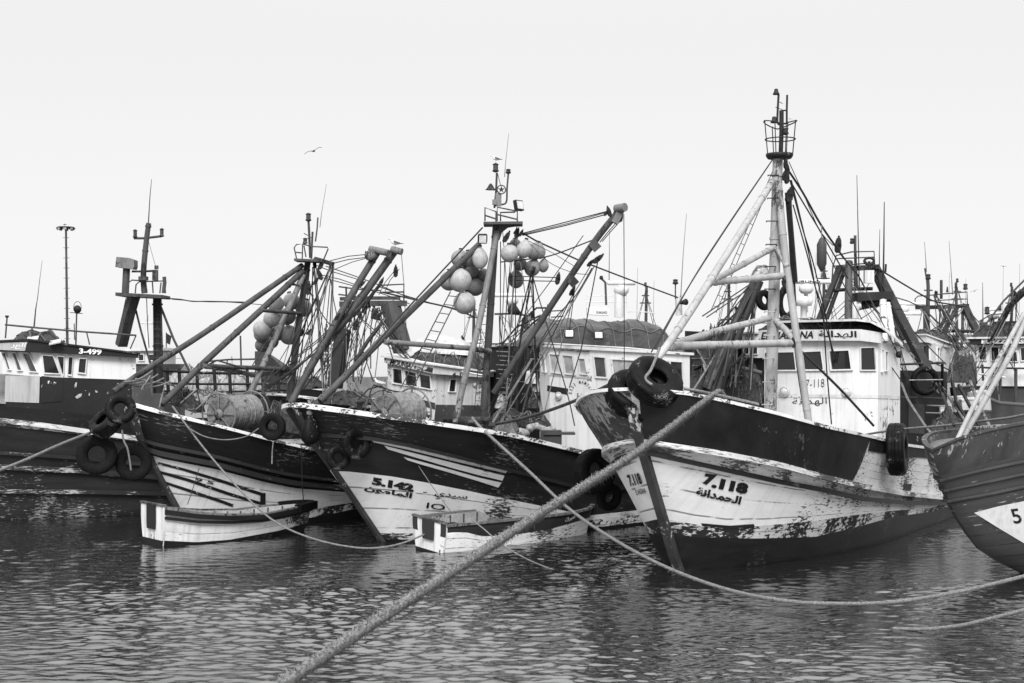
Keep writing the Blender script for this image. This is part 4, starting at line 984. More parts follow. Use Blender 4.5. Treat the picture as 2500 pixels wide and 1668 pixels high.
for i, (l, x, y, q, e, dk) in enumerate((
    ('upper left buoy of the cluster on the striped trawler', 674, 742, 18, 1, 0), ('buoy at the top of the cluster on the striped trawler, behind the leg', 712, 736, 19, 1, 1),
    ('upper right buoy of the cluster on the striped trawler, behind the mast', 742, 753, 19, 1, 1), ('second buoy down on the left of the cluster on the striped trawler', 664, 778, 19, 1, 0),
    ('dark buoy in the middle of the cluster on the striped trawler', 702, 772, 19, 1, 2), ('large pale buoy at the left edge of the cluster on the striped trawler', 642, 804, 22, 1, 0),
    ('leftmost buoy of the cluster on the striped trawler, half hidden', 638, 816, 17, 1, 1), ('dark buoy in the lower middle of the cluster on the striped trawler', 680, 812, 18, 1, 2),
    ('lower right buoy of the cluster on the striped trawler', 706, 818, 22, 1, 1), ('lowest left buoy of the cluster on the striped trawler, in shade', 640, 843, 16, 1, 2), ('lowest middle buoy of the cluster on the striped trawler', 662, 833, 17, 1, 2))):
    buoy(l, x, y, q, 36.3 + (.3 if dk else -.25) + .05 * i, e, dk, i + 40)
# ---------------------------------------------------------------- the striped trawler's rig
r = boatB.root
rig(r, '''
mast steel .085 36.3 36.3 707,978 728,800 752,636
mast_leg steel_light .075 36.2 34.6 741,672 688,791 618,944 568,1043
strut steel .070 36.2 32.4 738,648 500,812 364,898 278,956
strut steel .078 36.2 33.0 740,662 500,884 394,988
boom steel .085 36 34.4 922,616 870,700 819,788 730,947 711,986
boom steel .10 36.2 35.0 963,614 900,702 835,790 780,860 748,915
spar steel .045 34.4 36.2 637,758 690,762 733,765
spar steel .055 33.4 36.2 492,893 560,896 636,899 719,903
spar steel_light .055 33.4 35.2 494,894 560,903 622,917
spar steel_light .05 35.2 36.2 624,916 660,910 712,905
crossbar steel .03 36.0 36.0 703,694 730,696
topmast steel .028 36.3 36.3 760,632 763,566
topmast steel .032 36.3 36.3 757,630 755,575 753,540
topmast steel .02 36.3 36.3 770,590 774,560 776,531
antenna wire_grey .012 36.3 36.3 781,555 785,520 797,450
step steel .012 36.2 36.2 742,570 757,578
step steel .012 36.2 36.2 745,585 760,580
railing steel .018 36.0 36.0 724,632 718,605 724,597 739,596 738,632
railing steel .018 36.0 36.0 721,616 739,618
railing steel .018 36.0 36.0 739,596 760,602 800,604 801,608 790,634
railing steel .018 36.0 36.0 747,628 742,600
stay wire .012 36.3 36.1 806,637 850,626 898,621
stay wire .012 36.3 36.1 806,645 850,634 900,628
stay wire .010 36.3 36.2 812,660 860,640 905,628
stay wire .012 36.3 36 765,645 810,663 876,683
stay wire .013 36.2 36 795,650 860,672 920,694 1000,728
stay wire .012 36.2 36 787,672 830,682 876,698
stay wire .012 36.2 36 787,678 840,692 935,718 1000,742
stay wire .022 36 34.5 935,714 1027,735 1104,753 1160,775
stay wire .014 36 34.5 925,700 990,722 1060,742 1120,756
stay wire .015 36.2 34.2 752,700 770,740 800,787 815,795
stay wire .013 36.1 34.5 807,680 800,760 795,810 786,905
stay wire .013 36.1 34.5 808,684 815,735 823,772
stay wire .012 36.2 34 746,748 753,810 763,880
stay wire .014 35.5 34 835,760 795,812 740,858 680,905 640,940
stay wire .012 35.5 34 830,765 790,822 730,870 690,905
stay wire .010 36 35.8 970,653 940,690 925,720
stay wire .010 36 35.8 975,657 952,685 940,712
stay wire .008 35.2 36 980,620 984,670 987,700
stay wire .014 35.6 34 873,790 870,830 860,920
stay wire .010 35.8 34.6 870,782 850,800 820,838
stay wire .022 34 33 480,905 530,880 600,900
stay wire .008 36.2 37 765,720 758,800 740,890
stay wire .008 36.2 37 772,720 766,800 748,890
stay wire .010 38 36.4 420,731 500,737 560,738 650,745
''')
platform(r, ((722, 633), (790, 636)), 36.2, .6); lantern(r, P(753, 541, 36.3), .22, .06); lantern(r, P(745, 596, 36.1), .16, .05)
cb = MB(); cb.beam(P(770, 632, 36.2), P(813, 645, 36), .14, .1); part('derrick_arm', cb, M['steel'], r)
hd = MB(); hd.tube([P(903, 608, 36), P(948, 618, 35.8)], .09, 10); hd.lathe(P(903, 624, 35.8), [(.01, -.1), (.13, -.08), (.13, .08), (.01, .1)], 14, ax_of((.2, -1, 0))); part('boom_head', hd, M['steel_light'], r)
hd = MB(); hd.tube([P(956, 609, 36), P(981, 615, 35.9)], .09, 10); part('boom_head', hd, M['steel_light'], r)
for x, y, Y, s in ((784, 647, 36, .16), (781, 672, 36, .16), (771, 687, 36, .13), (753, 706, 36, .18), (966, 664, 35.8, .16), (756, 810, 36, .13), (737, 812, 36, .12), (838, 772, 35.4, .14), (869, 795, 35.4, .15), (823, 775, 35.2, .12), (895, 622, 36, .09), (882, 695, 35.6, .13), (914, 768, 35.6, .16), (923, 772, 35.6, .15)): block(r, x, y, Y, s, random.uniform(-.4, .9))
ladder(r, P(670, 800, 36.2), P(612, 900, 35.5), P(690, 800, 36.3), P(634, 900, 35.6), 7)
reel(r, P(575, 1008, 34.2), (.46, .88, .02), .43, 1.15)
rig(r, '''
railing steel_light .022 32.6 34.0 330,925 420,940 480,972
railing steel_light .018 32.6 33.0 345,950 356,935 366,918 372,965
railing steel_light .018 32.6 33.0 388,998 395,968 402,945
railing steel_light .018 32.8 34.0 440,985 480,950 486,975 495,1010
pole steel_light .02 33.6 33.8 465,1012 510,972
pole steel_light .025 34.4 34.0 565,1045 590,995 600,975
''')
for k in range(4):
    mb = MB(); a = P(300 + k * 8, 932 + k * 3, 32.4 + k * .1); b_ = P(372 + k * 14, 905 + k * 9, 32.9 + k * .1); laid_rope(mb, catenary(a, b_, .08), .02, n=9, step=.05); part('lashing', mb, M['rope'], r)
# ---------------------------------------------------------------- 7.118: tripod mast, wheelhouse
r = boatF.root
rig(r, '''
mast steel_white .122 31.4 31.4 1881,1010 1890,700 1899,384
mast_leg steel_white .08 31.2 30.8 1900,442 1914,600 1945,823 1974,1030
forestrut steel_white .075 31.2 26.2 1887,442 1732,688 1640,828 1592,890
spar steel_white .075 29.6 31.1 1733,690 1820,682 1914,673
brace steel_white .065 29.6 31.3 1740,686 1810,648 1884,607
brace steel_white .06 31.3 31 1895,605 1908,626 1922,652
spar steel_white .082 27.6 30.9 1642,845 1760,842 1936,838
spar steel_white .07 27.8 31.2 1650,838 1760,806 1878,777
brace steel_white .07 31.3 30.9 1893,782 1918,806 1944,838
stay wire .014 31.2 26.6 1886,390 1780,545 1690,685 1600,850
stay wire .014 31.2 26.6 1878,402 1770,562 1680,702 1590,860
stay wire .026 31.2 33 1924,415 1960,470 2005,550 2060,630
stay wire .020 33 34 2060,630 2095,672 2110,700
stay wire .018 31.2 33.6 1928,440 2000,560 2070,680
stay wire .016 31.2 33.8 1930,445 1960,560 1990,660 2030,850 2042,1040
stay wire .016 31.2 33.8 1932,440 1975,620 2005,760 2092,1040
stay wire .016 31.2 32 1936,500 1970,620 1990,700 2008,760 2018,900 2030,1036
stay wire .030 31 32 1936,838 1970,872 2010,910 2060,960 2133,1040
stay wire .014 33.6 34 2010,600 2130,830 2200,930
stay wire .022 31.2 31.8 1925,470 1928,600 1935,700 1942,860 1966,1022
stay wire .022 31.2 31.8 1930,470 1934,600 1940,700 1948,860 1970,1022
stay wire .010 31.2 32 1926,395 1960,470 2000,560 2034,600
''')
for k, (x, y) in enumerate(((1889, 428), (1888, 484), (1885, 540), (1884, 597), (1882, 651), (1881, 706), (1880, 761), (1879, 819), (1877, 875), (1876, 933), (1874, 988))):
    mb = MB().tube([P(x + 12, y + 1, 31.3), P(x + 12, y, 31.0), P(x - 14, y, 31.0), P(x - 14, y + 2, 31.3)], .013, 5); part('mast_step', mb, M['steel_dark' if k < 6 else 'steel_white'], r)
mb = MB(); mb.lathe(P(1903, 381, 31.4), [(.02, -.08), (.26, -.06), (.30, 0), (.30, .05), (.02, .06)], 20); part('crow_platform', mb, M['steel_dark'], r)
cage = MB(); c = P(1905, 378, 31.4)
for z, R in ((.34, .33), (.62, .36)): cage.tube([c + Vector((math.cos(a) * R, math.sin(a) * R, z + (.12 * abs(math.cos(a)) if z > .5 else 0))) for a in np.linspace(.1, 6.1, 26)], .014, 6)
for a in (.2, 1.0, 1.9, 2.6, 3.3, 4.2, 5.0, 5.7): cage.tube([c + Vector((math.cos(a) * .29, math.sin(a) * .29, 0)), c + Vector((math.cos(a) * .36, math.sin(a) * .36, .64 + .12 * abs(math.cos(a))))], .012, 6)
part('crow_nest_rail', cage, M['steel_dark'], r)
rig(r, '''
topmast steel_dark .05 31.4 31.4 1906,378 1908,320 1908,270
topmast steel_dark .026 31.4 31.4 1908,305 1900,302 1898,290 1901,232
topmast steel_dark .024 31.4 31.4 1921,304 1921,270 1922,232
crossbar steel_dark .018 31.4 31.4 1908,270 1921,270
crossbar steel_dark .018 31.4 31.4 1908,302 1921,303
mast_step steel_dark .008 31.4 31.4 1893,262 1910,268
mast_step steel_dark .008 31.4 31.4 1900,248 1911,253
''')
for p_, s_ in ((P(1895, 229, 31.4), 1), (P(1890, 298, 31.4), 1.1)):
    mb = MB(); mb.lathe(p_, [(.02, .11 * s_), (.04 * s_, .1 * s_), (.05 * s_, .04), (.075 * s_, 0), (.075 * s_, -.02), (.02, -.02)], 12); part('horn', mb, M['steel_dark'], r)
lantern(r, P(1918, 330, 31.3), .16, .055)
for x, y, Y, s in ((1918, 400, 31.2, .13), (1922, 415, 31.2, .14), (1921, 435, 31.2, .15), (1925, 478, 31.2, .17), (1930, 478, 31.2, .15), (2046, 600, 33, .20), (1915, 430, 31.2, .12), (2096, 1032, 33.8, .15), (1937, 838, 30.8, .12), (1914, 688, 31, .12), (1732, 690, 29.6, .12)): block(r, x, y, Y, s, random.uniform(-.3, .3))
tk = MB(); tk.beam(P(1923, 470, 31.2), P(1941, 690, 31.4), .12, .05); part('tackle', tk, M['wire'], r)
ladder(r, P(1888, 415, 31.6), P(1735, 760, 29.5), P(1893, 420, 31.7), P(1748, 764, 29.8), 14, .009, 'wire')
F1 = House(r, 'wheelhouse', [(1866, 34.1, 1030, 833), (2096, 32.8, 1036, 831), (2143, 33.0, 1036, 835), (2197, 34.5, 1030, 845)], (.5, 1.8), M['white'], zmin=1.5)
for i, q in ((0, ((1899, 861), (1939, 860), (1944, 903), (1899, 903))), (0, ((1961, 860), (2005, 858), (2011, 902), (1966, 902))), (0, ((2027, 858), (2073, 856), (2079, 901), (2032, 902))), (1, ((2099, 850), (2132, 849), (2136, 903), (2100, 903))), (2, ((2149, 854), (2153, 855), (2154, 906), (2150, 906))), (2, ((2158, 859), (2164, 860), (2165, 904), (2159, 904)))): F1.window(i, q, .05 if i == 0 else .03)
F1.window(0, ((1869, 862), (1876, 861), (1877, 906), (1870, 906)), .02)
F1.panel(0, ((1867, 962), (2095, 964), (2095, 972), (1867, 970)), 'white_dull', 'painted_band'); F1.panel(1, ((2096, 964), (2143, 964), (2143, 973), (2096, 972)), 'white_dull', 'painted_band'); F1.panel(2, ((2143, 964), (2196, 967), (2196, 975), (2143, 973)), 'white_dull', 'painted_band')
F1.text(0, '7-118', (1968, 947), (2013, 945), (1968, 927), bold=-.012); F1.text(0, arabic('الهدانة'), (1935, 992), (2019, 990), (1935, 972), bold=-.005)
F1.porthole(0, 1916, 957, .11); F1.porthole(0, 2068, 957, .10)
sp = MB(); sp.tube([F1.at(2, 2166, 1034, .03), F1.at(2, 2167, 972, .03)], .012, 6); part('pipe', sp, M['white_dull'], F1.obj)
sl = MB(); sl.lathe(F1.at(2, 2184, 866, .1), [(.02, -.07), (.07, -.05), (.09, .05), (.02, .06)], 12, ax_of((.9, -.4, 0))); part('side_lamp', sl, M['steel_dark'], F1.obj)
# name board, net stowed behind it and the brow over it
nb = House(F1.obj, 'name_board', [(1852, 34.0, 832, 806), (2100, 32.6, 832, 804), (2150, 32.85, 838, 812)], (.08, .14), M['white_dull'])
nb.obj['label'] = 'long white board with the boat name in Latin and Arabic letters'
for t_, b0, b1, t0 in (('EL HADANA', (1858, 829), (1986, 826), (1862, 811)), (arabic('الهدانة'), (1999, 827), (2092, 828), (1999, 807))):
    v, f = text_mesh(t_, .03); mb = MB(); b0, b1, t0 = map(np.array, (b0, b1, t0)); mb.add([nb.at(0, *(b0 + (b1 - b0) * x + (t0 - b0) * y), .012) for x, y in v], f); part('lettering', mb, M['letter'], F1.obj)
br = MB(); e = [(1858, 790, 34.1), (1960, 787, 33.4), (2090, 784, 32.6), (2125, 788, 32.6), (2152, 802, 32.7), (2180, 823, 33.2), (2203, 847, 34.1)]; a = [P(x, y, Y) for x, y, Y in e]; b = [p + Vector((.38, 1.3, .02)) for p in a]
n = len(a); br.add(a + b + [p + Vector((0, 0, .05)) for p in a + b], [(i, i + 1, n + i + 1, n + i) for i in range(n - 1)] + [(2 * n + i, 3 * n + i, 3 * n + i + 1, 2 * n + i + 1) for i in range(n - 1)] + [(i, 2 * n + i, 2 * n + i + 1, i + 1) for i in range(n - 1)] + [(0, n, 3 * n, 2 * n)]); part('roof_brow', br, M['white_dull'], F1.obj)
heap(F1.obj, 'stowed_net', P(1850, 806, 34.0), P(2140, 812, 33.0), (.5, .8, 0), [.18, .3, .2, .28, .22, .3, .24, .2], M['net'], .12, 3)
# ---------------------------------------------------------------- left-edge trawler: deckhouse, wheelhouse, gantry
r = boatA.root
A0 = House(r, 'deckhouse', [(14, 37.0, 1010, 918), (100, 36.0, 1012, 921), (322, 37.2, 1040, 930)], (-.7, 2.2), M['house_dark'], zmin=1.6)
A0.panel(0, ((15, 913), (99, 918), (97, 984), (13, 981)), 'house_grey', 'painted_front', .02); A0.panel(1, ((101, 918), (154, 924), (152, 980), (98, 984)), 'house_dark', 'painted_panel', .015)
for q in (((181, 944), (184, 934), (188, 934), (186, 945), (181, 948)), ((183, 969), (192, 962), (200, 961), (198, 968), (188, 974)), ((216, 960), (219, 959), (219, 966), (216, 966)), ((232, 953), (238, 955), (237, 960), (233, 958)), ((106, 935), (111, 936), (110, 939)), ((142, 940), (145, 942), (143, 944)), ((207, 953), (210, 953), (209, 955))): A0.panel(1, q, 'house_grey', 'bare_patch', .012)
A1 = House(r, 'wheelhouse', [(6, 37.0, 913, 858), (98, 36.0, 920, 861), (332, 37.25, 928, 872)], (-.7, 2.2), M['white'])
for q in (((8, 862), (16, 862), (28, 902), (20, 901)), ((33, 862), (42, 863), (56, 904), (44, 903)), ((58, 863), (74, 864), (94, 908), (74, 906))): A1.window(0, q, .03, 'glass_grey')
for q, m_ in ((((103, 868), (128, 870), (144, 912), (108, 910)), 'glass'), (((139, 871), (155, 872), (154, 914), (152, 914)), 'glass'), (((167, 872), (177, 873), (174, 915), (165, 914)), 'glass'), (((193, 876), (210, 877), (207, 911), (190, 909)), 'glass')): A1.window(1, q, .035, m_)
A2 = House(r, 'name_board', [(-12, 36.9, 858, 836), (72, 35.75, 859, 832), (338, 37.1, 874, 866)], (-.7, 2.2), M['house_dark'], 'roof', .05, .05, M['steel_dark'])
A2.panel(0, ((-8, 838), (68, 835), (62, 857), (-8, 854)), 'house_grey', 'painted_panel'); A2.text(0, arabic('العز'), (26, 852), (62, 852), (30, 838), 'letter_white', .02)
A2.text(1, '3-499', (192, 864), (247, 867), (193, 850), 'letter_white', .035)
heap(None, 'stowed_net', P(40, 838, 36.2), P(178, 852, 36.8), (-.7, 1.4, .0), [.12, .3, .42, .36, .42, .2, .05], M['net'], .10, 8, label=('tangled nets and boards heaped on the roof of trawler 3-499', 'net'))
bd = MB(); bd.box(P(135, 835, 36.0), (.3, .3, .03), (Vector((.9, .2, .2)), Vector((-.2, .9, .3)), Vector((0, -.3, .9)))); bd.box(P(80, 826, 36.2), (.3, .3, .02), (Vector((.9, .2, .1)), Vector((-.2, .9, .3)), Vector((0, -.3, .9)))); part('roof_boards', bd, M['house_grey'], r)
rig(r, '''
railing steel .025 36.6 37.2 12,793 85,800 200,810 333,819
railing steel .022 36.6 36.6 13,826 17,775
railing steel .022 36.3 36.3 76,830 78,800
railing steel .018 36.8 36.8 212,813 219,842
railing steel .018 37.2 37.2 332,820 318,852
mast_pole steel .022 37 37 185,843 187,760
mast_pole steel .014 37 37 182,830 181,790
antenna steel .024 37 37 83,798 87,755 91,732
antenna wire_grey .014 37 37 91,732 96,690 103,636
crossbar steel .01 37 37 171,763 202,766
gantry_post steel .14 38.5 38.0 296,843 316,760 326,727
mast steel_dark .13 38.5 38.5 387,960 386,850 384,726
brace steel .03 38.3 38.3 328,742 345,810 368,890
brace steel .035 38.3 38.3 391,745 425,830 462,905
mast steel .075 38.2 38.2 353,716 350,672 356,600 363,545
antenna steel .018 38.2 38.2 362,548 366,480 370,438
crossbar steel .035 38.2 38.2 327,582 352,582 394,577
crossbar steel .03 38.2 38.2 322,663 350,663 384,661
radar_post steel .095 38.2 38.2 306,716 309,655
railing steel .02 38 38 312,714 314,690 322,684 350,686
railing steel .02 38 38 330,716 332,695 340,688 402,686 404,716
railing steel .02 38 38 372,686 374,716
railing steel .02 38 38 390,716 393,690
pole steel .05 38 38 399,716 402,690 401,676
stay wire .006 38.2 38 363,590 379,648
stay wire .016 38.2 36.5 396,728 440,731 470,736 510,736 600,738
stay wire .012 38 38.4 358,726 360,790 364,850
''')
platform(r, ((293, 716), (406, 722)), 38.1, .9, .09); lantern(r, P(330, 582, 38.2), .24, .05); lantern(r, P(395, 579, 38.2), .24, .05); lantern(r, P(17, 776, 36.6), .06, .04)
rd = MB(); c = P(309, 643, 38.2); rd.prism([c + Vector(q) for q in ((-.25, 0, -.11), (.22, 0, -.17), (.25, 0, -.10), (.25, 0, .08), (.12, 0, .13), (-.22, 0, .16))], Vector((0, -.2, 0)), Vector((0, .2, 0))); part('radar_dome', rd, M['steel_light'], r)
sb = MB(); sb.box(P(379, 672, 38), (.14, .1, .28)); sb.box(P(382, 653, 38), (.09, .09, .1)); sb.box(P(350, 680, 38), (.22, .2, .1)); part('signal_box', sb, M['steel'], r)
sl = MB(); c = P(189, 755, 37); sl.lathe(c, [(.01, -.1), (.09, -.07), (.1, .03), (.01, .06)], 14, ax_of((.1, -1, .1))); sl.tube([c + Vector((math.cos(a) * .1, 0, math.sin(a) * .16 + .04)) for a in np.linspace(0, 6.28, 20)], .008, 5); part('search_light', sl, M['steel_dark'], r)
ladder(r, P(310, 716, 38.1), P(283, 843, 38.6), P(322, 716, 38.3), P(297, 843, 38.7), 9, .01)
ladder(r, P(374, 725, 38.3), P(376, 900, 38.3), P(392, 725, 38.3), P(396, 900, 38.3), 10, .01)
pt = MB(); pt.tube([P(260, 1060, 36), P(262, 1000, 36)], .02, 5); part('rail_stanchion', pt, M['steel_dark'], r) if False else None
# ---------------------------------------------------------------- grey trawler: derrick legs
rig(boatG.root, '''
derrick steel_white .056 26.6 27.6 2352,1066 2420,950 2478,840 2530,700
derrick steel_white .045 26.3 27.4 2338,1072 2400,945 2450,855 2500,765
stay steel_dark .03 27 28 2330,1040 2310,985 2300,960
stay wire .02 27.5 28 2408,790 2450,735 2520,665
stay wire .02 27.5 28 2440,780 2470,735 2520,680
''')
for x, y in ((2462, 750), (2475, 735), (2490, 715)): block(boatG.root, x, y, 27.6, .12, .8)
# ---------------------------------------------------------------- trawlers and structures further back
dk = [M['hull_slime'], M['hull_dark'], M['hull_black']]
boatD = plain_hull('fishing_trawler', 'trawler with a white sloping wheelhouse and slanted window band behind 5.142', 760, 42.5, 48, 15, 4.4, 3.0, dk)
r = boatD.root
D1 = House(r, 'wheelhouse', [(946, 42.6, 958, 884), (1063, 41.0, 985, 905), (1180, 42.6, 985, 918)], (.3, 2.2), M['white_dull'], zmin=1.8)
D1.window(0, ((961, 900), (983, 903), (985, 938), (961, 934)), .05); D1.window(0, ((990, 905), (1018, 911), (1021, 944), (992, 939)), .05); D1.window(0, ((1026, 913), (1052, 919), (1054, 950), (1028, 945)), .05)
D1.window(1, ((1097, 927), (1112, 927), (1110, 956), (1094, 956)), .03); D1.porthole(1, 1157, 939, .06)
D1.panel(0, ((962, 958), (1063, 984), (1063, 1000), (962, 970)), 'house_mid', 'painted_band'); D1.panel(1, ((1063, 988), (1180, 990), (1180, 1040), (1058, 1040)), 'house_mid', 'painted_panel')
D2 = House(r, 'name_board', [(938, 42.5, 886, 872), (1060, 40.7, 913, 893), (1182, 42.3, 922, 910)], (.3, 1.8), M['white_dull'], 'roof', .10, .05)
D2.text(0, 'MOUNIA', (952, 890), (1003, 900), (956, 877), bold=.02); D2.text(0, arabic('مونية'), (1010, 903), (1042, 909), (1012, 892), bold=.02); D2.text(1, '6-10', (1104, 920), (1136, 922), (1105, 909), bold=.03); D2.panel(0, ((1045, 896), (1058, 899), (1056, 910), (1040, 906)), 'glass', 'opening')
heap(r, 'liferaft_cover', P(975, 858, 42.6), P(1146, 868, 42.0), (.3, 1.4, 0), [.1, .4, .55, .55, .45, .25], M['house_grey'], .015, 2)
heap(r, 'stowed_net', P(990, 884, 42.2), P(1175, 905, 42.0), (.3, 1.2, 0), [.2, .4, .5, .55, .55, .4], M['net'], .12, 4)
rig(r, '''
gantry_post steel .25 43 42.6 953,744 965,790 982,850
gantry_post steel_dark .2 43 42.6 838,805 830,860 818,940
gantry_beam steel .11 43 43 829,743 900,741 990,741
gantry_beam steel .07 43 43 830,730 880,728 975,728
brace steel_dark .06 43 42 952,765 900,830 868,880
brace steel_dark .05 43 42 930,780 960,810 980,838
railing steel .025 43 43 926,697 986,694 986,735
railing steel .025 43 43 928,714 986,713
railing steel .025 43 43 827,700 870,706 930,710
railing steel .025 43 43 826,719 870,724
railing steel .03 43 43 845,700 846,735
railing white_dull .02 42.3 41.3 946,862 1010,878 1105,903 1178,916
stay wire .02 43 42 905,745 890,800 866,905
stay wire .02 43 42 915,748 905,800 905,900
stay wire .018 43 42 925,750 945,830 960,880
stay wire .02 43 42 880,750 872,840 862,930
stay wire .012 43 42 988,740 992,800 995,850
railing steel .018 41.4 41.4 957,995 960,960 1000,967
''')
for x, y in ((865, 760), (878, 768), (912, 765), (922, 770), (890, 752)): block(r, x, y, 43, .2, random.uniform(-.4, .4))
# the trawler behind the striped one: rails, nets, engine casing
boatJ = plain_hull('fishing_trawler', 'low trawler with a dark two bar rail and heaped nets behind the striped trawler', 240, 43, 52, 17, 4.2, 2.2, [M['hull_slime'], M['hull_dark'], M['hull_worn']])
r = boatJ.root
cs = House(r, 'engine_casing', [(622, 45.2, 940, 858), (647, 44.3, 940, 856), (690, 45.2, 940, 898)], (.0, 1.6), M['house_mid'], zmin=1.2)
rig(r, '\n'.join(['railing steel_dark .045 41.2 43.6 385,904 500,911 620,912 700,914', 'railing steel_dark .035 41.2 43.6 385,936 500,938 620,938 700,936', 'railing steel_dark .03 41.2 43.6 385,955 520,958 700,952'] +
    ['stanchion steel_dark .05 %.1f %.1f %d,900 %d,962' % (41.2 + (x - 385) * .0076, 41.2 + (x - 385) * .0076, x, x + 3) for x in (408, 437, 480, 523, 560, 603, 640, 678)] + ['spar steel_light .05 42 44 392,958 520,965 690,960', 'mast_pole steel .03 46 46 587,820 589,895', 'railing steel .03 46 46 510,882 560,878 622,877', 'railing steel .02 46 46 520,882 522,900', 'railing steel .02 46 46 555,880 553,900', 'antenna wire_grey .015 46 46 566,870 567,895']))
for i, (a, b, h, m_) in enumerate((((395, 952), (480, 955), (.35, .62, .6, .66, .4), 'net_pale'), ((470, 950), (560, 955), (.3, .55, .62, .5, .6), 'net_pale'), ((545, 952), (640, 955), (.5, .62, .5, .62, .3), 'net_pale'), ((655, 955), (760, 950), (.22, .34, .28, .34, .2), 'net'))):
    heap(None, 'net_pile', P(*a, 43.6 + i * .3), P(*b, 43.9 + i * .3), (.4, 1.1, 0), h, M[m_], .16, i + 11, 40, 14, label=(('pale net heap at the left end of the two bar rail', 'pale net heap in the middle behind the two bar rail', 'pale net heap before the engine casing', 'dark net heap right of the engine casing')[i], 'net'))
# dark working deck between the two white wheelhouses of the middle
boatL = plain_hull('fishing_trawler', 'dark trawler with a ladder and radar seen between the mast and wheelhouse of 5.142', 1010, 45, 40, 15, 4.4, 2.6, dk)
r = boatL.root
L1 = House(r, 'deckhouse', [(1195, 44.0, 1040, 848), (1330, 42.6, 1040, 842), (1345, 44, 1040, 846)], (.4, 2.0), M['hull_dark'], 'roof', .1, .07, M['house_grey'], zmin=1.4)
rig(r, '\n'.join(['rung steel_light .016 42.4 42.0 %d,%d %d,%d' % (1212 + (k % 3) * 4, 858 + k * 11, 1245 + (k % 2) * 8, 860 + k * 11) for k in range(12)] + ['railing steel_light .02 42.5 42 %d,%d %d,%d' % q for q in ((1285, 876, 1326, 878), (1280, 903, 1328, 906), (1240, 931, 1326, 935), (1275, 962, 1325, 964), (1225, 961, 1255, 962))] + ['''
post steel_dark .05 42 42 1262,850 1262,1020
post steel_dark .06 42 42 1290,850 1286,1000
radar_post white_dull .08 43.5 43.5 1246,800 1247,742
railing steel_dark .03 43 43 1207,767 1250,766 1300,772
railing steel_dark .03 43 43 1290,770 1310,752 1340,752
railing steel .02 43 43 1340,760 1376,758
railing steel .02 43 43 1345,775 1376,772
railing steel_dark .05 43 42.5 1285,770 1284,830
railing steel_dark .03 43 42 1270,820 1300,790 1340,758
railing steel_dark .03 43 42 1225,842 1260,800 1320,770
antenna wire_grey .02 43 43 1274,770 1276,730
''']))
radar(r, P(1250, 721, 43.5), 1.25, -.06); hn = MB(); hn.lathe(P(1260, 760, 43), [(.02, -.2), (.06, -.15), (.18, .2), (.02, .15)], 12, ax_of((-.5, -.5, .3))); part('horn', hn, M['steel_dark'], r)
for i, (x, y, m_) in enumerate(((1292, 925, 'house_grey'), (1220, 985, 'net_pale'), (1312, 945, 'net_pale'), (1300, 985, 'net'))):
    heap(None, 'rope_coil', P(x - 12, y + 12, 41.4), P(x + 16, y + 12, 41.2), (.05, .3, 0), [.2, .34, .3, .2], M[m_], .2, i + 30, 20, 10, label=(('pale bundle high on the dark deck left of the 5.142 wheelhouse', 'pale rope bundle at the mast foot of 5.142', 'pale hanging bundle against the left wall of the 5.142 wheelhouse', 'dark bundle low beside the 5.142 wheelhouse')[i], 'rope'))
# dark net-hung boat left of the big mast
boatM = plain_hull('fishing_trawler', 'dark trawler hung with nets just left of the tall white mast', 1560, 43, 35, 14, 4.4, 3.0, dk)
r = boatM.root
M1 = House(r, 'deckhouse', [(1672, 44, 1040, 808), (1800, 42.6, 1040, 814), (1872, 43.6, 1040, 818)], (.6, 2), M['hull_dark'], zmin=1.4)
M2 = House(r, 'wheelhouse', [(1812, 42.3, 872, 816), (1850, 42.0, 874, 815), (1880, 43, 874, 817)], (.6, 1.6), M['white_dull'], 'roof', .1, .06); M2.window(0, ((1818, 848), (1829, 848), (1829, 864), (1818, 864)), .03); M2.window(0, ((1835, 848), (1850, 848), (1850, 864), (1835, 864)), .03)
rig(r, '\n'.join(['rung steel_light .016 42 41.8 %d,%d %d,%d' % q for q in ((1772, 917, 1812, 918), (1764, 936, 1810, 934), (1742, 866, 1775, 864), (1740, 884, 1760, 882), (1680, 875, 1730, 876), (1715, 905, 1750, 898), (1690, 893, 1728, 893))] + ['''
boom steel_dark .075 42 39 1853,688 1805,810 1770,900 1750,960
boom steel_dark .06 42 39 1842,690 1796,800 1758,900 1738,960
boom steel .05 42 39 1836,700 1786,806 1752,890 1730,952
boom steel_dark .05 42.3 39.4 1860,690 1815,800 1780,890 1760,955
stay wire .03 42 39 1848,690 1790,800 1766,920
stay wire .03 42 39 1830,700 1800,790 1742,930
boom steel_dark .09 42 40 1838,690 1790,790 1740,900 1722,950
stay wire .02 42 40 1836,690 1800,730 1758,800
stay wire .02 42.5 40 1830,695 1770,735 1715,772
stay wire .018 42.5 40 1835,702 1780,738 1725,775
stay wire .03 41 40 1820,860 1770,910 1725,948
stay wire .03 41 40 1805,880 1755,920 1715,945
railing steel .03 43 43 1757,805 1753,790 1760,781 1800,779
pole net_pale .03 42 41 1716,880 1724,915 1730,940
cap_rail strake_worn .06 41.5 41.2 1808,898 1835,904 1860,911
''']))
heap(r, 'net_roll', P(1838, 676, 42), P(1886, 668, 42), (0, .6, 0), [.1, .28, .3, .22], M['net_pale'], .1, 2, 24, 10)
for i, (a, b) in enumerate((((1678, 960), (1745, 955)), ((1690, 905), (1760, 870)), ((1740, 968), (1860, 985)))): heap(r, 'hanging_net', P(*a, 42), P(*b, 41.6), (.2, .7, 0), [.4, .8, .6, .9, .5], M['net'], .25, i + 40, 36, 12)
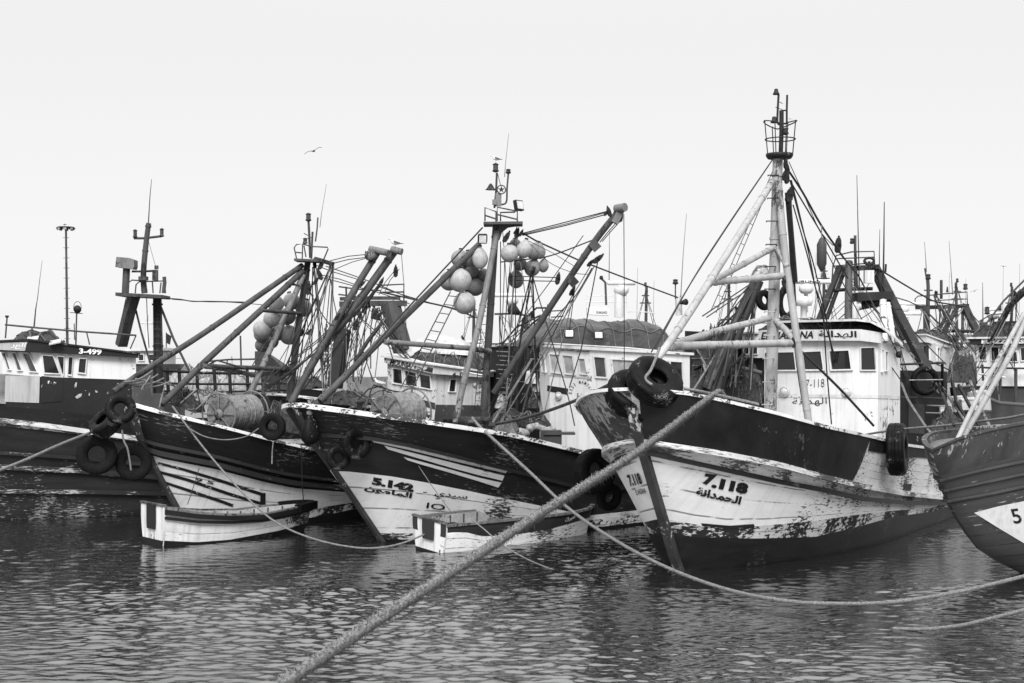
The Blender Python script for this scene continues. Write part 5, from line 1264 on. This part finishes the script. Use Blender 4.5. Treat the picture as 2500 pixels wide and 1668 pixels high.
tyre('loose black tyre hung behind the big mast, left of it', P(1866, 733, 37), .27, (.5, -.85, .1), .5, .5, 'rubber'); o = tyre('long sagging rubber ring hung right of the big mast', P(1921, 740, 37), .30, (.2, -.97, 0), .5, .6, 'rubber_worn'); o.scale = (.24, .50, .26)
# aft gantry and aft deckhouse of 7.118
r = boatF.root
rig(r, '''
gantry_leg steel_dark .075 38.5 37 2048,658 2020,730 1988,812
gantry_leg steel_dark .06 38.8 37.3 2062,660 2036,730 2006,812
gantry_leg steel_dark .12 38.5 36 2136,655 2190,760 2262,900
gantry_leg steel_dark .06 39 38 2128,660 2170,750 2205,830
gantry_beam steel_dark .09 38.5 38.5 2042,657 2090,655 2142,652
gantry_beam steel_dark .05 38.2 38.2 2016,711 2080,706 2130,705
post steel .10 38 37 2073,640 2072,700 2071,790
post steel .06 38.3 38.3 2088,656 2090,706
exhaust steel .11 37.6 37.6 2098,748 2130,742 2152,738
exhaust white_dull .12 37.4 37.4 2086,790 2085,764 2090,748 2100,744
railing steel .02 38.5 38.5 2030,700 2034,650 2042,624 2080,615 2134,614 2136,655
railing steel .018 38.5 38.5 2034,650 2080,646 2134,642
railing steel .018 38.5 38.5 2040,632 2134,628
railing steel .018 38.5 38.5 2090,614 2091,655
antenna steel_dark .02 38 38 2098,700 2095,560 2092,428
antenna steel_dark .03 38 38 2156,720 2158,600 2159,493
antenna steel .018 38.4 38.4 2147,660 2147,620 2148,560
topmast steel .04 38.6 38.6 2089,650 2088,600 2088,575
mast_pole steel_dark .03 38 38 2162,665 2163,645
brace white_dull .09 37 36.6 2156,733 2158,800 2160,835
brace white_dull .08 37 36.6 2166,740 2176,800 2186,838
stay wire .024 38 44 2140,654 2250,720 2290,738 2360,748
stay wire .018 38 43 2165,720 2215,735 2255,752
stay wire .016 38 41 2170,745 2250,830 2310,890
stay wire .018 37.5 41 2180,838 2250,872 2320,905
stay wire .016 36 34 2100,680 2160,800 2190,860
''')
platform(r, ((2085, 716), (2172, 713)), 37.6, .8, .22, 'steel_dark', 'gantry_platform')
bx = MB(); bx.box(P(2121, 676, 37.8), (.24, .2, .34)); part('signal_box', bx, M['white_dull'], r)
sp = MB(); c = P(2122, 638, 38); sp.tube([c + Vector((math.cos(a) * .13, 0, math.sin(a) * .09)) for a in np.linspace(0, 6.2832, 20)], .035, 8); sp.tube([c, c + Vector((0, 0, -.25))], .035, 6); sp.tube([c + Vector((-.12, 0, 0)), c + Vector((0, 0, -.09)), c + Vector((.12, 0, 0))], .025, 6); part('search_light', sp, M['steel_dark'], r)
lantern(r, P(2080, 596, 38.6), .16, .05); radar(r, P(1968, 688, 37), 1.3, .06, 'FURUNO', .3)
rb = MB(); c = P(1962, 735, 36.6); rb.lathe(c, [(.02, .12), (.2, .1), (.24, 0), (.2, -.12), (.08, -.14), (.08, -.55)], 18); part('radar_dome', rb, M['white_dull'], r)
F2 = House(r, 'deckhouse', [(2196, 35.6, 1090, 905), (2312, 37.0, 1090, 908)], (.5, 1.6), M['house_dark'], zmin=1.2)
F2.panel(0, ((2217, 985), (2256, 988), (2256, 1060), (2217, 1058)), 'house_mid', 'door'); rig(r, '''
railing steel_dark .03 35.4 36.8 2196,890 2250,888 2306,886
railing steel_dark .04 35.6 36.8 2300,886 2302,960
railing steel .016 35.2 36.4 2196,970 2250,971 2306,973
railing steel_light .02 36 36 2262,990 2320,992
railing steel_light .02 36 36 2260,1008 2318,1010
stay rope .03 35 34.6 2200,935 2216,975 2232,1000
stay wire_grey .03 34.6 34 2232,1000 2262,1045 2285,1070
''')
lr = thing('life_ring', 'worn life ring lashed under a rail behind the corner tyre of 7.118', 'life ring', P(2258, 930, 35.6)); mb = MB(); c = P(2258, 930, 35.6); ax = ax_of((.1, -1, 0))
mb.tube([c + (ax[0] * math.cos(a) + ax[1] * math.sin(a)) * .30 for a in np.linspace(0, 6.2832, 33)], .075, 10); part('ring', mb, M['rubber_worn'], lr)
mb = MB().tube([c + Vector((-.42, -.1, .02)), c + Vector((.42, -.1, .03))], .012, 5); part('cord', mb, M['net_pale'], lr)
# right background
boatO = plain_hull('fishing_trawler', 'white wheelhouse trawler with a flat topped gantry behind 7.118', 2120, 50, 25, 14, 4.4, 2.8, dk)
r = boatO.root
O1 = House(r, 'wheelhouse', [(2196, 47.5, 930, 838), (2282, 46, 930, 838), (2318, 47.5, 930, 850)], (.8, 2), M['white'], zmin=1.6)
for i, q in ((0, ((2231, 846), (2246, 845), (2247, 880), (2233, 880))), (0, ((2256, 845), (2270, 844), (2271, 880), (2258, 880))), (1, ((2286, 850), (2291, 851), (2291, 880), (2286, 880)))): O1.window(i, q, .04)
O2 = House(O1.obj, 'name_board', [(2190, 47.3, 838, 820), (2262, 45.8, 836, 819), (2320, 47.2, 850, 842)], (.6, 1.8), M['white'], 'roof', .08, .05); O2.panel(0, ((2214, 824), (2238, 823), (2238, 834), (2214, 834)), 'letter', 'name_panel')
rig(r, '''
gantry_beam steel_dark .09 50 50 2236,751 2300,750 2362,747
gantry_leg steel_dark .12 50 48 2356,750 2372,785 2393,822
gantry_leg steel .07 50 49 2336,752 2310,800 2292,826
gantry_leg steel .06 50 49 2320,752 2292,806
gantry_leg steel_dark .12 50 49 2262,750 2262,800 2265,840
brace steel .05 50 49 2300,755 2330,800 2340,822
brace steel .05 50 49 2350,752 2350,830 2344,868
brace steel_dark .06 49 48 2260,810 2330,808 2390,810
railing steel .025 50 50 2262,750 2262,722 2300,718 2361,713 2362,748
railing steel .02 50 50 2262,735 2362,730
railing steel .02 50 50 2235,750 2234,730 2242,723 2262,722
topmast steel .06 50 50 2266,748 2266,700 2264,672
topmast steel .03 50 50 2264,690 2260,668 2258,655
topmast steel .05 50.5 50.5 2298,730 2298,700 2298,684
crossbar steel .025 50 50 2256,709 2277,709
antenna wire_grey .02 50 50 2262,665 2260,630 2257,590
antenna wire_grey .02 50 50 2326,720 2322,660 2317,588
antenna steel_dark .05 50 50 2313,714 2313,700
stay wire .02 50 46 2360,752 2400,800 2430,828
''')
radar(r, P(2205, 742, 48), 1.5, .0); radar(r, P(2205, 766, 47.8), 1.2, .05); lantern(r, P(2357, 708, 50), .22, .07); lantern(r, P(2266, 683, 50), .2, .08)
heap(r, 'stowed_net', P(2230, 818, 46.5), P(2320, 838, 47), (.6, 1.2, 0), [.12, .22, .18, .25, .1], M['net'], .2, 6)
boatQ = plain_hull('fishing_trawler', 'trawler with white letters on a dark name board near the right edge', 2290, 47, 30, 15, 4.6, 2.9, [M['hull_slime'], M['hull_dark'], M['house_mid']])
r = boatQ.root
Q1 = House(r, 'wheelhouse', [(2384, 44.5, 888, 842), (2560, 43.6, 890, 843)], (.9, 2), M['white'], zmin=3.2)
for q in (((2390, 847), (2407, 847), (2408, 878), (2392, 878)), ((2420, 848), (2438, 848), (2438, 879), (2422, 879)), ((2449, 860), (2482, 860), (2484, 882), (2451, 882)), ((2492, 850), (2512, 850), (2514, 880), (2494, 880))): Q1.window(0, q, .04)
Q2 = House(r, 'name_board', [(2366, 44.4, 841, 828), (2560, 43.4, 842, 826)], (.9, 2), M['house_dark'], 'roof', .1, .06, M['white_dull']); Q2.text(0, 'ELAZZN AS', (2396, 839), (2500, 839), (2397, 829), 'letter_white', .04)
Q3 = House(r, 'deckhouse', [(2376, 44.6, 1030, 888), (2560, 43.7, 1030, 890)], (.9, 2), M['house_mid'], zmin=1.2)
rig(r, '''
railing steel_dark .03 44 43.5 2380,897 2440,899 2540,900
railing white_dull .03 43.8 43.5 2388,912 2420,918 2455,922
stanchion steel .04 43.8 43.8 2398,890 2400,930
stanchion steel .05 43.6 43.6 2442,905 2441,985
stanchion steel .05 43.6 43.6 2480,900 2480,985
cap_rail strake_worn .06 43 43 2410,972 2440,984 2540,992
mast steel_dark .10 45 45 2456,830 2456,792
gantry_beam steel_dark .08 45 45 2430,790 2500,788
railing steel .02 45 45 2390,785 2420,768 2470,765
antenna wire_grey .025 46 46 2400,785 2399,690
boom steel_dark .06 44 42 2420,830 2470,745 2530,690
''')
radar(r, P(2424, 756, 45.5), .55, 0, None, .2); lantern(r, P(2410, 768, 45), .25, .07); lantern(r, P(2441, 758, 45), .15, .05)
for i, (a, b, h) in enumerate((((2372, 828), (2450, 826), (.2, .4, .3, .5, .3)), ((2440, 826), (2540, 824), (.4, .3, .5, .4, .3)))): heap(r, 'stowed_net', P(*a, 44.6), P(*b, 44.4), (.6, 1.2, 0), h, M['net'], .25, i + 50)
# gear heaped between 7.118 and the grey trawler
for i, (a, b, Y, h, m_, l) in enumerate((((2310, 935), (2385, 935), 41, (.3, .75, .6, .8, .5), 'net', 'dark net heap behind the life ring'), ((2318, 890), (2384, 886), 42, (.2, .35, .3, .34, .2), 'net_pale', 'pale tarpaulined pile below the far gantry'), ((2270, 1062), (2350, 1050), 35, (.2, .35, .5, .3, .2), 'net', 'low dark net beside the grey trawler bow'))):
    heap(None, 'net_pile', P(*a, Y), P(*b, Y), (.3, .9, 0), h, M[m_], .2, i + 60, 30, 12, label=(l, 'net'))
pal = thing('fish_crate_stack', 'stack of pale crates and boards between 7.118 and the grey trawler', 'crates', P(2360, 1010, 37.5))
for x, y, Y, w, h, m_ in ((2330, 985, 37.6, .55, .34, 'white_dull'), (2362, 988, 37.4, .5, .3, 'white_dull'), (2305, 1000, 37, .5, .2, 'white_dull'), (2385, 980, 37.8, .5, .5, 'house_grey'), (2345, 960, 38, .4, .3, 'house_dark'), (2330, 1030, 37, .7, .5, 'house_dark'), (2380, 1030, 37.2, .7, .5, 'house_mid')):
    mb = MB(); a = random.uniform(-.3, .3); X = Vector((math.cos(a), math.sin(a), .1)); Yv = Vector((-math.sin(a), math.cos(a), 0)); mb.box(P(x, y, Y), (w, .5, h), (X, Yv, X.cross(Yv))); mb.box(P(x, y, Y) + Vector((0, 0, h * .5)), (w * 1.06, .54, .04), (X, Yv, X.cross(Yv))); part('crate', mb, M[m_], pal)
for i, q in enumerate(('2315,965 2345,1010 2362,1040', '2340,940 2372,1000 2390,1040', '2368,930 2395,1000 2415,1040', '2325,930 2334,980 2372,1045')):
    mb = MB().tube(pxl(q, 37, 36), .045, 7); solo('gear_pole', mb, M['steel_dark' if i % 2 else 'steel_light'], P(2340, 990, 37), ('leftmost leaning pole among the gear by the grey trawler', 'dark pole leaning second from left among the gear by the grey trawler', 'pale pole nearest the grey trawler legs among the gear', 'thin dark pole crossing the others in the gear by the grey trawler')[i], 'pole')
# deck load along the rail of 5.142: floats on a line, boxes
fs = thing('float_string', 'string of pale net floats lying behind the rail of 5.142', 'floats', P(1290, 1045, 34.2)); sm = MB().lathe((0, 0, 0), [(.01, -.07), (.06, -.05), (.075, 0), (.06, .05), (.01, .07)], 12)
sme = sm.mesh('float', M['net_pale'], (0, 0, 0))
for k in range(15):
    o = bpy.data.objects.new('float', sme); COL.objects.link(o); o.parent = fs; o.location = P(1238 + k * 8, 1052 - 5 * math.sin(k * .9) - (6 if k > 6 else 0), 34.2) - fs.location; o.rotation_euler = (k, k * 2, k * 3); q = random.uniform(.9, 1.5); o.scale = (q, q, q)
cr = thing('fish_box', 'grey metal tub on the deck of 5.142 before its wheelhouse', 'box', P(1345, 1075, 34)); mb = MB(); mb.box(P(1345, 1076, 34), (.5, .5, .5)); mb.box(P(1365, 1058, 34), (.75, .6, .05)); part('tub', mb, M['house_mid'], cr)
heap(None, 'rope_coil', P(1205, 1052, 33.4), P(1258, 1058, 33.4), (.1, .6, 0), [.1, .25, .3, .15], M['rope'], .25, 71, 26, 10, label=('coil of pale rope at the mast foot on the deck of 5.142', 'rope'))
heap(None, 'rope_coil', P(412, 985, 33.6), P(478, 1010, 33.6), (.1, .6, 0), [.15, .35, .3, .2], M['net'], .25, 72, 26, 10, label=('dark net on the foredeck of the striped trawler', 'net'))
heap(None, 'net_pile', P(640, 1045, 35.4), P(740, 1062, 35.6), (.2, .7, 0), [.3, .6, .55, .5, .3], M['net'], .2, 73, 30, 12, label=('net heap beside the drum of the striped trawler', 'net'))
heap(None, 'net_pile', P(450, 985, 34.6), P(545, 990, 34.8), (.2, .7, 0), [.15, .3, .25, .3, .2], M['net_pale'], .2, 74, 30, 12, label=('pale bundle left of the drum on the striped trawler', 'net'))
heap(None, 'net_pile', P(760, 985, 32.4), P(890, 992, 32.6), (.2, .7, 0), [.1, .2, .3, .25, .15], M['net'], .2, 75, 30, 12, label=('low net heap on the foredeck of 5.142, left of its drum', 'net'))
heap(None, 'net_pile', P(1190, 1035, 34), P(1330, 1050, 34.6), (.2, .9, 0), [.3, .35, .25, .35, .2], M['net'], .2, 76, 30, 12, label=('dark net lying amidships on 5.142 behind the floats', 'net'))
# cabin and flag beyond the left gantry
bc = plain_hull('fishing_trawler', 'pale cabin of a trawler showing past the left gantry', 180, 52, 60, 14, 4.2, 2.4, dk); House(bc.root, 'deckhouse', [(300, 50.2, 1000, 889), (400, 49.6, 1000, 889), (440, 50.6, 1000, 889)], (-.2, 1.6), M['house_mid'], zmin=1.5); b1 = House(bc.root, 'wheelhouse', [(318, 50, 889, 858), (396, 49.6, 889, 856), (420, 50.5, 889, 858)], (-.2, 1.4), M['white_dull'], 'roof', .2, .1)
for q in (((340, 866), (352, 866), (352, 880), (340, 880)), ((365, 866), (380, 866), (380, 880), (365, 880))): b1.window(0, q, .04)
fl = MB(); fl.add([P(407, 814, 50), P(419, 821, 50.1), P(415, 842, 50.2), P(407, 838, 50)], [(0, 1, 2, 3)]); fl.tube([P(406, 812, 50), P(406, 850, 50)], .02, 5); part('flag', fl, M['house_mid'], bc.root)
rig(bc.root, '''
mast_pole white_dull .05 50 50 360,856 358,800 359,770
crossbar white_dull .03 50 50 345,789 373,790
''')
# ---------------------------------------------------------------- far trawlers moored beyond
def far_boat(label, x, Y, phi, top, house=(0, 60), seed=0, gantry=True):
    """a complete small trawler far back: hull, cabin with windows, mast, gantry, aerials, rails"""
    q = random.Random(seed); b = plain_hull('fishing_trawler', label, x - 60, Y, phi, 14, 4.2, 2.7, dk); r = b.root; k = FPX / Y; z0 = HOR + (EYE - 2) * k; zt = HOR - .35 * k
    h = House(r, 'wheelhouse', [(x + house[0], Y + 4, z0, zt), (x + house[0] + house[1] * .7, Y + 3, z0, zt), (x + house[0] + house[1], Y + 4, z0, zt)], (.3, 2), M['white_dull'], 'roof', .15, .08)
    for i in range(3): u = x + house[0] + house[1] * (.08 + i * .2); h.window(0, ((u, zt + .2 * k), (u + .11 * house[1], zt + .2 * k), (u + .11 * house[1], zt + .7 * k), (u, zt + .7 * k)), .05)
    mx = x + house[0] + house[1] * q.uniform(.2, .8); L = ['mast steel .07 %g %g %g,%g %g,%g' % (Y + 4, Y + 4, mx, zt, mx + q.uniform(-4, 4), top)]
    L += ['crossbar steel .03 %g %g %g,%g %g,%g' % (Y + 4, Y + 4, mx - d, top + e, mx + d, top + e) for d, e in ((9, 22), (14, 40))]
    L += ['antenna wire_grey .018 %g %g %g,%g %g,%g' % (Y + 4, Y + 4, mx + d, zt, mx + d + 3, top - q.uniform(0, 60)) for d in (-22, 18)]
    L += ['railing steel .02 %g %g %g,%g %g,%g' % (Y + 3.5, Y + 3.5, x + house[0] - 4, zt - e, x + house[0] + house[1] + 4, zt - e) for e in (12, 22)]
    L += ['stay wire .014 %g %g %g,%g %g,%g' % (Y + 4, Y + d, mx, top + 12, mx + e, z0 - 20) for d, e in ((0, -75), (0, -60), (7, 60), (8, 80))]
    if gantry:
        gx = x + house[0] + house[1] + 26; gt = zt - q.uniform(20, 45)
        L += ['gantry_leg steel_dark .08 %g %g %g,%g %g,%g' % (Y + 7, Y + 7, gx + a, gt, gx + c, z0) for a, c in ((0, -10), (34, 46))] + ['gantry_beam steel_dark .08 %g %g %g,%g %g,%g' % (Y + 7, Y + 7, gx - 6, gt, gx + 40, gt), 'brace steel .04 %g %g %g,%g %g,%g' % (Y + 7, Y + 7, gx, gt, gx + 40, gt + 40), 'boom steel .06 %g %g %g,%g %g,%g' % (Y + 6, Y + 2, gx, z0, gx - 70, gt - 20)]
    rig(r, '\n'.join(L)); lantern(r, P(mx, top, Y + 4), .2, .06); radar(r, P(mx + 14, zt - 26, Y + 4), 1.2, q.uniform(-.2, .2), None, .2)
far_boat('distant trawler with a white cabin between the two middle boats', 1560, 62, 35, 700, (0, 56), 1)
far_boat('distant trawler whose mast rises left of the white tripod mast', 1730, 66, 40, 690, (0, 60), 2)
far_boat('distant trawler behind the wheelhouse of 7.118', 2010, 60, 30, 640, (-20, 62), 3, False)
far_boat('distant trawler between the two right background cabins', 2330, 64, 20, 690, (-10, 50), 4)
far_boat('distant trawler at the far right edge', 2440, 68, 20, 700, (0, 50), 5)
far_boat('distant trawler behind the sloping wheelhouse', 1120, 64, 45, 735, (0, 52), 6)
far_boat('distant trawler beyond the two bar rail', 800, 74, 45, 800, (-20, 44), 7, False)
def tangle(parent, tops, lows, n, seed, r=.011):
    """running rigging: lines led from points aloft to points on deck, with a little slack"""
    q = random.Random(seed)
    for k in range(n):
        a, b = q.choice(tops), q.choice(lows); p0 = P(a[0] + q.uniform(-6, 6), a[1] + q.uniform(-4, 8), a[2]); p1 = P(b[0] + q.uniform(-12, 12), b[1] + q.uniform(-8, 8), b[2])
        part('rigging_line', MB().tube(catenary(p0, p1, q.choice((0, .03, .1, .25)), 10), r * q.uniform(.7, 1.4), 4), M['wire' if k % 4 else 'wire_grey'], parent)
        if k % 5 == 0: block(parent, *[(a[j] * .3 + b[j] * .7) if False else a[j] for j in range(3)], .13, q.uniform(-.5, .5))
tangle(boatB.root, [(752, 650, 36.2), (768, 645, 36.2), (810, 645, 36), (905, 640, 35.8), (930, 690, 35.5)], [(720, 970, 35.6), (690, 930, 35.8), (760, 940, 35), (650, 950, 35), (800, 960, 34.6)], 27, 1)
tangle(boatD.root, [(850, 745, 43), (900, 745, 43), (960, 745, 43), (870, 760, 43), (925, 750, 43)], [(840, 930, 42), (880, 930, 42), (920, 935, 41.6), (1000, 880, 42), (800, 920, 43)], 30, 2, .013)
tangle(boatC.root, [(1222, 560, 33.5), (1262, 570, 33.4), (1450, 640, 32.6), (1400, 715, 32.8), (1300, 665, 33)], [(1190, 1010, 33.4), (1230, 1030, 33), (1320, 1020, 33), (1260, 990, 33.2)], 17, 3)
tangle(boatL.root, [(1220, 770, 43), (1300, 772, 43), (1340, 755, 43), (1280, 780, 43)], [(1210, 850, 42.4), (1260, 850, 42.2), (1320, 845, 42), (1230, 1000, 41.6), (1300, 1000, 41.6)], 30, 4, .013)
tangle(boatM.root, [(1845, 690, 42), (1835, 700, 42), (1800, 760, 41.5), (1855, 690, 42)], [(1700, 960, 41), (1745, 950, 41), (1790, 940, 41), (1690, 860, 42), (1830, 960, 40.5)], 30, 5, .013)
tangle(boatF.root, [(2060, 660, 38.4), (2140, 660, 38.2), (2100, 710, 37.6), (2165, 725, 37.5)], [(2210, 930, 35.4), (2260, 900, 36), (2300, 960, 36.4), (2240, 1000, 35.4), (2000, 800, 37)], 23, 6)
tangle(boatO.root, [(2250, 752, 50), (2300, 752, 50), (2355, 750, 50), (2285, 720, 50)], [(2220, 840, 47), (2290, 860, 46.4), (2340, 880, 46), (2380, 880, 46), (2400, 900, 45)], 30, 7, .015)
tangle(boatQ.root, [(2456, 795, 45), (2490, 790, 45), (2420, 780, 45), (2480, 720, 43.5)], [(2370, 880, 44), (2350, 960, 42), (2390, 980, 42), (2440, 980, 43), (2480, 900, 43.4)], 23, 8, .013)
for k, (x0, y0, x1, y1) in enumerate(((1692, 955, 1770, 830), (1705, 960, 1745, 842), (1725, 965, 1828, 872), (1760, 962, 1700, 850), (2300, 1010, 2255, 905), (2335, 1000, 2318, 905), (2370, 985, 2352, 890), (1240, 1015, 1268, 850), (1275, 1010, 1310, 870))):
    part('gear_pole', MB().tube([P(x0, y0, 40.5), P(x1, y1, 41.8)], .035, 6), M['steel_dark' if k % 3 else 'steel_light'], (boatM if x0 < 1800 and x0 > 1600 else boatL if x0 < 1600 else boatO).root)
# ---------------------------------------------------------------- shore
def wall(name, label, cat, a, b, z, depth, mat, kind=None):
    a, b = Vector(a), Vector(b); mb = MB(); d = Vector((0, depth, 0)); n = 30; V = []
    for i in range(n + 1):
        p = a.lerp(b, i / n); j = z + random.uniform(-.12, .12)
        for q in (p + Vector((0, 0, -1)), p + Vector((0, 0, j)), p + d + Vector((0, 0, j)), p + d + Vector((0, 0, -1))): V.append(q)
    mb.add(V, [(4 * i + k, 4 * i + 4 + k, 4 * i + 5 + k, 4 * i + 1 + k) for i in range(n) for k in range(3)] + [(0, 1, 2, 3), tuple(4 * n + k for k in (3, 2, 1, 0))]); return solo(name, mb, mat, a, label, cat, None, kind)
M['stone'] = paint('stone', .16, .05, .4, .4, .9, 0, False, .6)
M['far_land'] = plain('far_land', .2, .95, .3, .02)
g0 = lambda x, Y: Vector(((x - 1250) / FPX * Y, Y, 0))
wall('breakwater', 'low pale stone breakwater on the horizon between the masts', 'breakwater', g0(-200, 190), g0(1100, 150), 2.2, 6, M['stone'])
wall('quay_wall', 'dark stone quay wall behind the trawlers on the right', 'wall', g0(1640, 78), g0(2900, 70), 5.3, 8, M['stone'])
def lamp_mast():
    t = thing('light_mast', 'tall harbour light mast with a ring of floodlights at far left', 'light mast', g0(166, 110)); a, b = P(166, 900, 110), P(161, 556, 110); a.z = 1
    part('pole', MB().tube([a, b], .12, 10, r1=.075), M['steel'], t)
    mb = MB(); c = P(160.5, 556, 110); mb.lathe(c, [(.5, -.02), (.62, -.05), (.62, .06), (.5, .06), (.5, -.02)], 24); mb.tube([c - Vector((.5, 0, 0)), c + Vector((.5, 0, 0))], .05, 6); mb.tube([c - Vector((0, .5, 0)), c + Vector((0, .5, 0))], .05, 6); part('head_ring', mb, M['steel_dark'], t)
    for k in range(8):
        an = k * math.pi / 4 + .2; p = c + Vector((math.cos(an) * .62, math.sin(an) * .62, -.08)); mb = MB(); x, y, z = ax_of((math.cos(an), math.sin(an), -.7)); mb.box(p, (.26, .2, .12), (x, y, z)); mb.box(p + z * .065, (.22, .16, .01), (x, y, z), 1); part('floodlight', mb, [M['steel_dark'], M['lamp_glass']], t)
    for k in range(16): u = (k + 1) / 17; p = a.lerp(b, u); part('step', MB().tube([p - Vector((.24, 0, 0)), p + Vector((.24, 0, 0))], .018, 4), M['steel'], t)
lamp_mast()
# ---------------------------------------------------------------- gulls
M['gull_white'] = plain('gull_white', .55, .8, .1, 20); M['gull_grey'] = plain('gull_grey', .07, .8, .25, 20); M['beak'] = plain('beak', .16, .5, .2)
def skinned(name, pts, mat, parent, org, n=12, flat=1.0):
    """a smooth body through (point, radius) rings"""
    mb = MB(); P0 = [Vector(p) for p, _ in pts]; R = [q for _, q in pts]
    sp = spline(P0, 4); rr = np.interp(np.linspace(0, len(R) - 1, len(sp)), range(len(R)), R); mb.tube([org + p for p in sp], [float(q) for q in rr], n); return part(name, mb, mat, parent)
def gull(label, at, face=-1, s=1.0, white=False):
    """a standing gull seen from the side; face = -1 looks left"""
    t = thing('seagull', label, 'gull', at); o = Vector(at); f = face
    def v(x, y, z): return Vector((x * f * s, y * s, z * s))
    skinned('body', [(v(-.19, 0, .135), .006 * s), (v(-.13, 0, .145), .03 * s), (v(-.04, 0, .15), .055 * s), (v(.04, 0, .165), .058 * s), (v(.095, 0, .20), .04 * s), (v(.115, 0, .24), .029 * s), (v(.13, 0, .265), .031 * s), (v(.155, 0, .262), .02 * s), (v(.168, 0, .258), .008 * s)], M['gull_white'], t, o)
    for k in (-1, 1):
        mb = MB(); W = [(.07, .205), (.02, .215), (-.08, .185), (-.17, .15), (-.235, .135), (-.18, .125), (-.08, .125), (.02, .14), (.065, .165)]
        mb.prism([o + v(x, k * (.052 if -.1 < x < .05 else .035), z) for x, z in W], v(0, k * .008, 0), v(0, -k * .012, 0)); part('wing', mb, M['gull_white' if white else 'gull_grey'], t)
        part('leg', MB().tube([o + v(.0, k * .02, .11), o + v(.008, k * .02, .05), o + v(0, k * .02, 0), o + v(.03, k * .02, 0)], .006 * s, 5), M['beak'], t)
    b = MB().tube([o + v(.165, 0, .258), o + v(.195, 0, .255), o + v(.21, 0, .246)], [.010 * s, .008 * s, .002 * s], 6); part('beak', b, M['beak'], t)
    for k in (-1, 1): part('eye', MB().lathe(o + v(.142, k * .026, .272), [(.001, -.005), (.006, 0), (.001, .005)], 8), M['wire'], t)
    tl = MB(); tl.prism([o + v(-.17, 0, .142), o + v(-.25, .03, .13), o + v(-.25, -.03, .13)], v(0, 0, -.004), v(0, 0, .006)); part('tail', tl, M['gull_grey'], t)
def flyer(label, at, span, roll=0.0, lift=.25, yaw=0.0, dark=True):
    t = thing('seagull', label, 'gull', at); s = span / 1.2; o = Vector(at)
    from mathutils import Matrix
    Rm = Matrix.Rotation(yaw, 3, 'Z') @ Matrix.Rotation(roll, 3, 'Y'); T = lambda x, y, z: Rm @ Vector((x * s, y * s, z * s))
    skinned('body', [(T(0, -.22, 0), .012 * s), (T(0, -.15, .01), .045 * s), (T(0, -.05, 0), .065 * s), (T(0, .08, 0), .05 * s), (T(0, .2, .0), .02 * s)], M['gull_grey'], t, o, 10)
    for k in (-1, 1):
        mb = MB(); rows = [(.04, -.09, .10, .01), (.2, -.12, .06, .10), (.34, -.10, .05, .14), (.48, -.03, .07, .10), (.6, .06, .10, .03)]; V = []
        for x, y0, y1, z in rows:
            zz = z * lift * 4 * .5
            for y, th in ((y0, .014), ((y0 + y1) / 2, .02), (y1, 0), ((y0 + y1) / 2, -.008)): V.append(o + T(k * x, y, zz + th))
        n = len(rows); mb.add(V, [(4 * i + j, 4 * i + (j + 1) % 4, 4 * i + 4 + (j + 1) % 4, 4 * i + 4 + j) for i in range(n - 1) for j in range(4)] + [(0, 1, 2, 3), (4 * n - 1, 4 * n - 2, 4 * n - 3, 4 * n - 4)], 0, True); part('wing', mb, M['gull_grey'], t)
    tl = MB(); tl.prism([o + T(0, .17, 0), o + T(-.05, .28, 0), o + T(.05, .28, 0)], T(0, 0, -.006), T(0, 0, .006)); part('tail', tl, M['gull_grey'], t)
gull('gull standing on the lantern at the mast top of 5.142', P(1211, 398, 33.5), -1, .62)
gull('gull standing on the boom head of the striped trawler', P(965, 606, 35.9), -1, .86)
gull('tiny gull on the ring of the harbour light mast', P(157, 553, 110), -1, 1.0)
gull('white gull standing low on the rail left of the sloping wheelhouse', P(926, 946, 41), -1, .9, True)
flyer('large gull gliding alone in the sky left of the tallest buoy mast', P(766, 369, 52), .74, -.40, .3, .5)
flyer('faint gull flying at the right edge of the sky', P(2450, 651, 85), .46, .08, .35, .2)
flyer('gull gliding low above the rail behind the left gantry', P(420, 880, 60), .85, -.12, .3, .6)
flyer('tiny gull beside the topmast of 7.118', P(1929, 291, 80), .3, .2, .3, .3)
flyer('faint gull above the far right gantry', P(2379, 711, 85), .55, -.3, .4, .2)
flyer('small gull just under the sausage fender', P(2011, 671, 75), .5, -.1, .3, .2)
